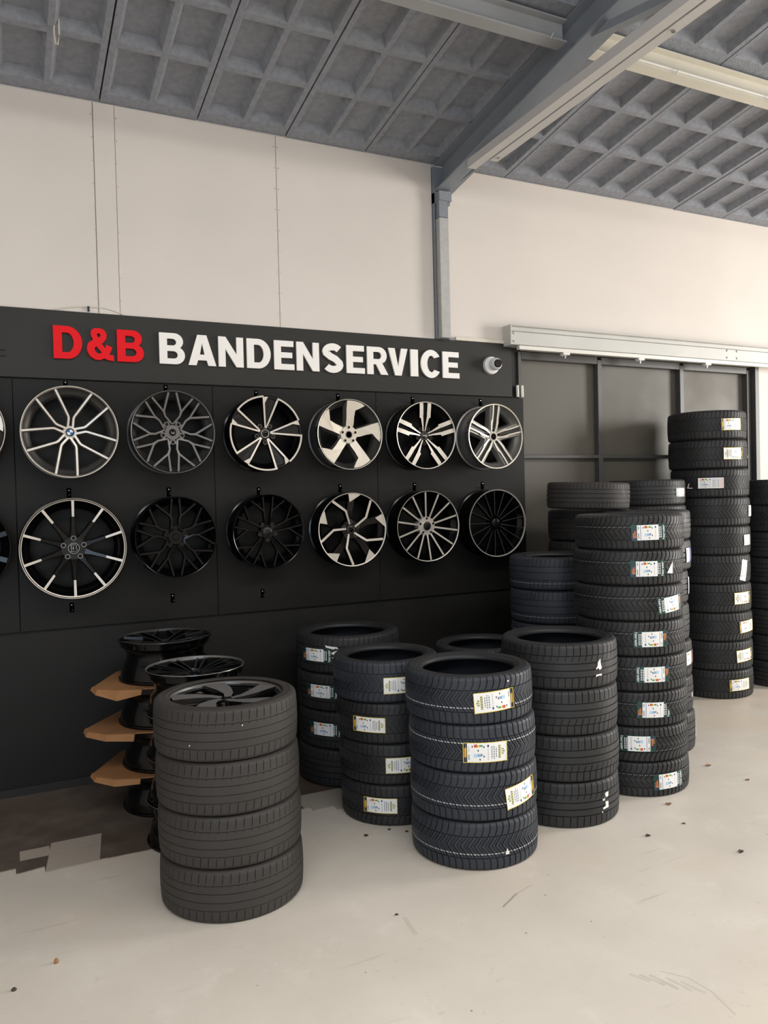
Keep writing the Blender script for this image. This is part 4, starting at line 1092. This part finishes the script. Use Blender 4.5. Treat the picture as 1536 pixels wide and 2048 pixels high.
labs = ['tyre with pale label, top of the second-row stack behind the front centre stack', 'yellow-edged label tyre, second from top of the second-row stack', 'tyre with half-hidden label, third from top of the second-row stack', 'yellow-edged label tyre on the floor in the second-row stack']
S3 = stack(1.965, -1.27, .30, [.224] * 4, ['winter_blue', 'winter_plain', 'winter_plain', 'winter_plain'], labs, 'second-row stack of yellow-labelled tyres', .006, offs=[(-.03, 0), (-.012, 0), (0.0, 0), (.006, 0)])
sticker(S3[0][0], 'yellow', True, -101, H2 - .015, S3[0][1], .19, .092, 0.0)
sticker(S3[1][0], 'yellow', False, -138, H2 - .005, S3[1][1], .20, .086)
sticker(S3[2][0], 'yellow', True, -105, H2, S3[2][1], .20, .088)
sticker(S3[3][0], 'yellow', False, -131, H2 + .005, S3[3][1], .20, .086)
labs = ['chevron tyre with tilted yellow label, top of the front centre stack', 'chevron tyre with level yellow label, second in the front centre stack', 'chevron tyre with right-side yellow label, third in the front centre stack', 'chevron tyre with tiny paper scrap, bottom of the front centre stack']
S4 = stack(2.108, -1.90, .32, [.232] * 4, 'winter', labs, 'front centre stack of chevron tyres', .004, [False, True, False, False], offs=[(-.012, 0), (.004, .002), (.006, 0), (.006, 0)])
sticker(S4[0][0], 'yellow', True, -99, H2 - .004, S4[0][1], .205, .098, .06)
sticker(S4[1][0], 'yellow', False, -110.5, H2 - .012, S4[1][1], .212, .096, .0)
sticker(S4[2][0], 'yellow', True, -76, H2 - .002, S4[2][1], .20, .105, .13)
remnant(S4[3][0], -93.5, H2 - .03, S4[3][1], [[(-.010, -.012), (.012, -.012), (.0, .018)]])
remnant(S4[0][0], -86, H2 + .085, S4[0][1], [[(-.004, -.004), (.004, -.004), (.005, .004), (-.004, .004)]], 'paint_dot')
labs = ['tyre with torn white label, top of the stack right of front centre', 'plain tyre, second in the stack right of front centre', 'plain tyre, third in the stack right of front centre', 'tyre with torn label shreds, bottom of the stack right of front centre']
S5 = stack(2.795, -1.74, .32, [.245] * 4, 'sport', labs, 'stack of sport tyres right of front centre', .005, [True, False, False, True])
remnant(S5[0][0], -88, H2 - .01, S5[0][1], [[(-.005, .03), (.012, .045), (.014, .02), (.022, -.005), (.005, -.012), (-.004, .0), (-.014, -.008), (-.02, -.005), (-.008, .01)], [(-.02, -.045), (.0, -.04), (.02, -.043), (.02, -.032), (-.018, -.034)]])
remnant(S5[3][0], -81, H2, S5[3][1], [[(-.006, .048), (.02, .052), (.02, .03), (.006, .022), (.004, .03), (-.004, .03)], [(-.026, .022), (-.014, .018), (-.004, .026), (-.01, .012), (-.022, .01)], [(-.004, .004), (.02, .002), (.02, -.03), (-.02, -.034), (-.024, -.026), (-.002, -.018)], [(-.03, -.05), (-.024, -.05), (-.024, -.042), (-.03, -.042)]])
labs = ['plain tyre, top of the low stack glimpsed behind the front stacks', 'second tyre of the low stack hidden behind the front stacks', 'third tyre of the low stack hidden behind the front stacks', 'bottom tyre of the low stack hidden behind the front stacks']
S6 = stack(2.77, -1.00, .305, [.207] * 4, 'rib', labs, 'low stack behind the front stacks', .005)
labs = ['green-labelled tyre, top of the eight-tyre stack in the middle', 'green-labelled tyre beside a white paper triangle, eight-tyre stack', 'tyre with green label bent round its right side, eight-tyre stack', 'green-labelled tyre fourth from the top, level with its neighbour\'s rim', 'green-labelled tyre fifth from the top of the eight-tyre stack', 'tyre with a torn-cornered green label, eight-tyre stack', 'tyre with green label at its left side, second from bottom, eight-tyre stack', 'bottom tyre on the floor, eight-tyre green-labelled stack']
S7 = stack(3.45, -1.62, .32, [.205] * 8, 'season', labs, 'eight-tyre stack of green-labelled tyres', .006, [False, False, False, False, False, False, True, False], offs=[(-.005, 0), (-.018, 0), (-.02, .0), (-.012, .0), (-.004, 0), (0, 0), (-.004, 0), (.004, 0)])
for i, (fl, a, zo, ti, tn) in enumerate(((0, -112, .0, .02, 0), (0, -112, -.004, .0, 0), (1, -84, -.012, .1, 0), (1, -111, .0, 0, 0), (1, -110.5, .0, 0, 0), (0, -110.5, .0, -.02, 1), (1, -128, .012, 0, 0), (0, -95, -.01, .03, 0))):
    sticker(S7[i][0], 'green', bool(fl), a, H2 + zo, S7[i][1], .205, .098 * W0 / .215, ti, bool(tn))
remnant(S7[1][0], -85, H2 - .01, S7[1][1], [[(-.03, -.028), (.015, -.034), (.018, .045)]])
# right part: stacks by the door
labs = ['wide-groove tyre, top of the stack half hidden by the middle stack', 'tyre with small blue and white label on its right side', 'tyre with thin blue label edge at right, half-hidden stack', 'plain tyre in the middle of the half-hidden stack', 'tyre with red and white label, half-hidden stack', 'tyre with yellowish scrap, second from bottom of half-hidden stack', 'bottom tyre on the floor of the half-hidden stack']
S8 = stack(4.01, -1.17, .29, [.20, .205, .225, .25, .245, .245, .27], ['rib', 'rib', 'rib', 'sport', 'sport', 'sport', 'sport'], labs, 'half-hidden stack behind the middle stack', .005, offs=[(.02, 0), (.02, 0), (-.01, 0), (-.005, 0), (.015, 0), (.03, .01), (.045, .01)])
sticker(S8[1][0], 'blue', False, -66, H2, S8[1][1], .10, .11, .05)
sticker(S8[2][0], 'blue', True, -51, H2, S8[2][1], .09, .12)
sticker(S8[4][0], 'red', False, -66, H2 + .004, S8[4][1], .13, .085, .05)
remnant(S8[5][0], -62, H2 - .01, S8[5][1], [[(-.012, -.012), (.006, -.016), (.014, .012), (.0, .016)]])
remnant(S8[6][0], -52, H2, S8[6][1], [[(-.01, -.045), (.008, -.045), (.012, .0), (.022, .04), (.012, .035), (-.004, .0)]])
labs = ['green-labelled tyre, top of the stack against the charcoal door'] + ['plain tyre number %s down in the stack against the charcoal door' % k for k in ('two', 'three', 'four', 'five', 'six', 'seven', 'eight', 'nine')]
S8b = stack(4.83, -.36, .31, [.207] * 9, 'rib', labs, 'stack against the charcoal door', .006)
sticker(S8b[0][0], 'green', True, -72, H2 - .004, S8b[0][1], .16, .08)
labs = ['tilted worn tyre, topmost in front of the charcoal door'] + ['%s tyre under the tilted worn one by the door' % k for k in ('first', 'second', 'third', 'fourth', 'fifth', 'sixth', 'seventh')]
S9 = stack(4.09, -.50, .315, [.235] * 7, 'rib', labs[1:], 'stack under the tilted worn tyre', .006)
t9 = tyre('tyre', labs[0], 'stack under the tilted worn tyre', 3.885, -.735, 1.653, .298, .195, 'rib_worn', False, 'w', tilt=(0, 0))
t9[0].rotation_mode = 'XYZ'; t9[0].rotation_euler = (0, -0.035, t9[1])
labs = ['bluish tyre with thin tread line, top of the stack at the wheel board\'s end', 'bluish tyre with tread lines, second in the stack at the wheel board\'s end'] + ['%s tyre of the stack at the wheel board\'s end' % k for k in ('third', 'fourth', 'fifth', 'bottom')]
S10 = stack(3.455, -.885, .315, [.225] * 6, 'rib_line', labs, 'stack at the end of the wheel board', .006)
od = ['topmost', 'second', 'third', 'fourth', 'fifth', 'sixth', 'seventh', 'eighth', 'ninth', 'bottom']
ex11 = ['with yellow-edged label', 'with cream label', 'with centred white label', 'with label edge at right', 'with small label at right', 'with upright tilted label', 'with cream label at right', 'with amber-edged label', 'with slanted cream label', 'with amber-edged label on the floor']
labs = ['%s tyre of the tallest stack %s' % (a, b) for a, b in zip(od, ex11)]
S11 = stack(5.57, -.36, .32, [.2435] * 10, 'winter_plain', labs, 'tallest stack beside the door', .006, offs=[(-.03, 0), (-.025, 0), (-.005, 0), (0, 0), (0, 0), (-.006, 0), (0, 0), (.008, 0), (.01, 0), (.01, 0)])
for i, (kd, fl, a, wd, ht, ti, zo) in enumerate((('yellow', 0, -100, .19, .095, .02, 0), ('yellow', 1, -98, .19, .095, 0, 0), ('white', 0, -136, .20, .085, 0, 0), ('white', 0, -60, .12, .09, 0, 0), ('white', 1, -76, .10, .085, .02, 0), ('white', 0, -84, .17, .075, 1.35, -.01), ('yellow', 1, -88, .19, .095, .02, 0), ('yellow', 0, -81, .19, .095, .05, 0), ('yellow', 1, -87, .19, .098, .06, 0), ('yellow', 0, -98, .20, .092, .03, 0))):
    sticker(S11[i][0], kd, bool(fl), a, H2 + zo, S11[i][1], wd, ht, ti)
remnant(S11[2][0], -168, H2 - .03, S11[2][1], [[(-.02, -.01), (.03, -.012), (.03, -.006), (-.006, -.004), (.004, .03), (-.002, .03)]])
labs = ['%s tyre of the stack cut off by the right edge' % k for k in ('topmost', 'second', 'third', 'fourth', 'fifth', 'sixth', 'seventh', 'bottom')]
S12 = stack(6.36, -.42, .32, [.231] * 8, ['winter_plain', 'winter_plain', 'rib', 'rib', 'rib', 'rib', 'rib', 'rib'], labs, 'stack at the right edge', .008)

# ---------------------------------------------------------------- small things on the floor
def leafy(x, y, s, lab, m='leaf', rz=0.0, cat='leaf', name='dry_leaf'):
    b = MB(); n = 7
    pts = []
    for i in range(n):
        t = i / (n - 1); wd = math.sin(PI * t) * .34 + .02
        pts.append((t - .5, wd * (1 + .25 * rnd.uniform(-1, 1)), .10 * math.sin(PI * t * 1.3)))
    for xx, wd, zz_ in pts:
        b.v += [(xx * s, wd * s, (zz_ + .12) * s), (xx * s, 0, zz_ * s * .6 + .0006), (xx * s, -wd * s, (zz_ + .10) * s)]
    k = len(b.v)
    b.v += [(a, c, d + .0008) for a, c, d in b.v]
    for i in range(n - 1):
        for j in range(2):
            q = (3 * i + j, 3 * i + 3 + j, 3 * i + 4 + j, 3 * i + 1 + j)
            b.face(q); b.face([k + v for v in reversed(q)])
    o = b.build(name, M[m], fix=False); o.location = (x, y, 0.0005); o.rotation_euler = (0, 0, rz); tag(o, lab, cat, 'crumbs of dry leaf and dirt on the floor')
def at_floor(px): return px
LEAVES = [(4.02, -1.69, .050, 'orange-brown dry leaf right of the eight-tyre stack', 'leaf', .3), (3.33, -2.02, .042, 'dry leaf crumb in front of the eight-tyre stack', 'leaf', .9), (2.93, -2.27, .034, 'dark crumb in front of the torn-label stack', 'crumb', .2), (3.20, -2.25, .022, 'small crumb lying further right, before the middle stack', 'crumb', 1.9), (3.19, -2.62, .040, 'dark crumb alone on the open floor at right', 'crumb', .5), (1.45, -2.33, .018, 'tiny dark speck on the floor front centre', 'crumb', .0), (4.02, -1.98, .03, 'leaf scrap on the floor at the right', 'leaf', 1.2), (4.72, -2.0, .05, 'dark twig scrap near the right edge', 'crumb', .1), (1.66, -1.56, .030, 'dark flake between the left and centre stacks', 'crumb', .4), (1.80, -1.55, .024, 'flake beside the second-row stack', 'crumb', 1.0), (1.72, -1.40, .026, 'curled flake closest to the second-row stack', 'crumb', 2.0), (1.87, -1.62, .022, 'small flake near the front centre stack', 'crumb', .2)]
for x, y, s, lab, m, rz in LEAVES:
    leafy(x, y, s, lab, m, rz, 'leaf' if m == 'leaf' else 'crumb', 'dry_leaf' if m == 'leaf' else 'dirt_crumb')
b = MB().lathe([(0, 0.0), (.007, .0), (.0085, .006), (.0075, .014), (.004, .019), (0, .020)], 10); o = b.build('cork_bit', M['cardboard']); o.location = (.13, -2.01, 0); tag(o, 'small light brown cork-like bit on the floor at lower left', 'debris')
b = MB().lathe([(0, 0.0), (.008, .0), (.010, .004), (.006, .009), (0, .010)], 9); o = b.build('dirt_lump', M['crumb']); o.location = (-.02, -2.12, 0); tag(o, 'dark dirt lump on the floor near the bottom-left corner', 'debris')
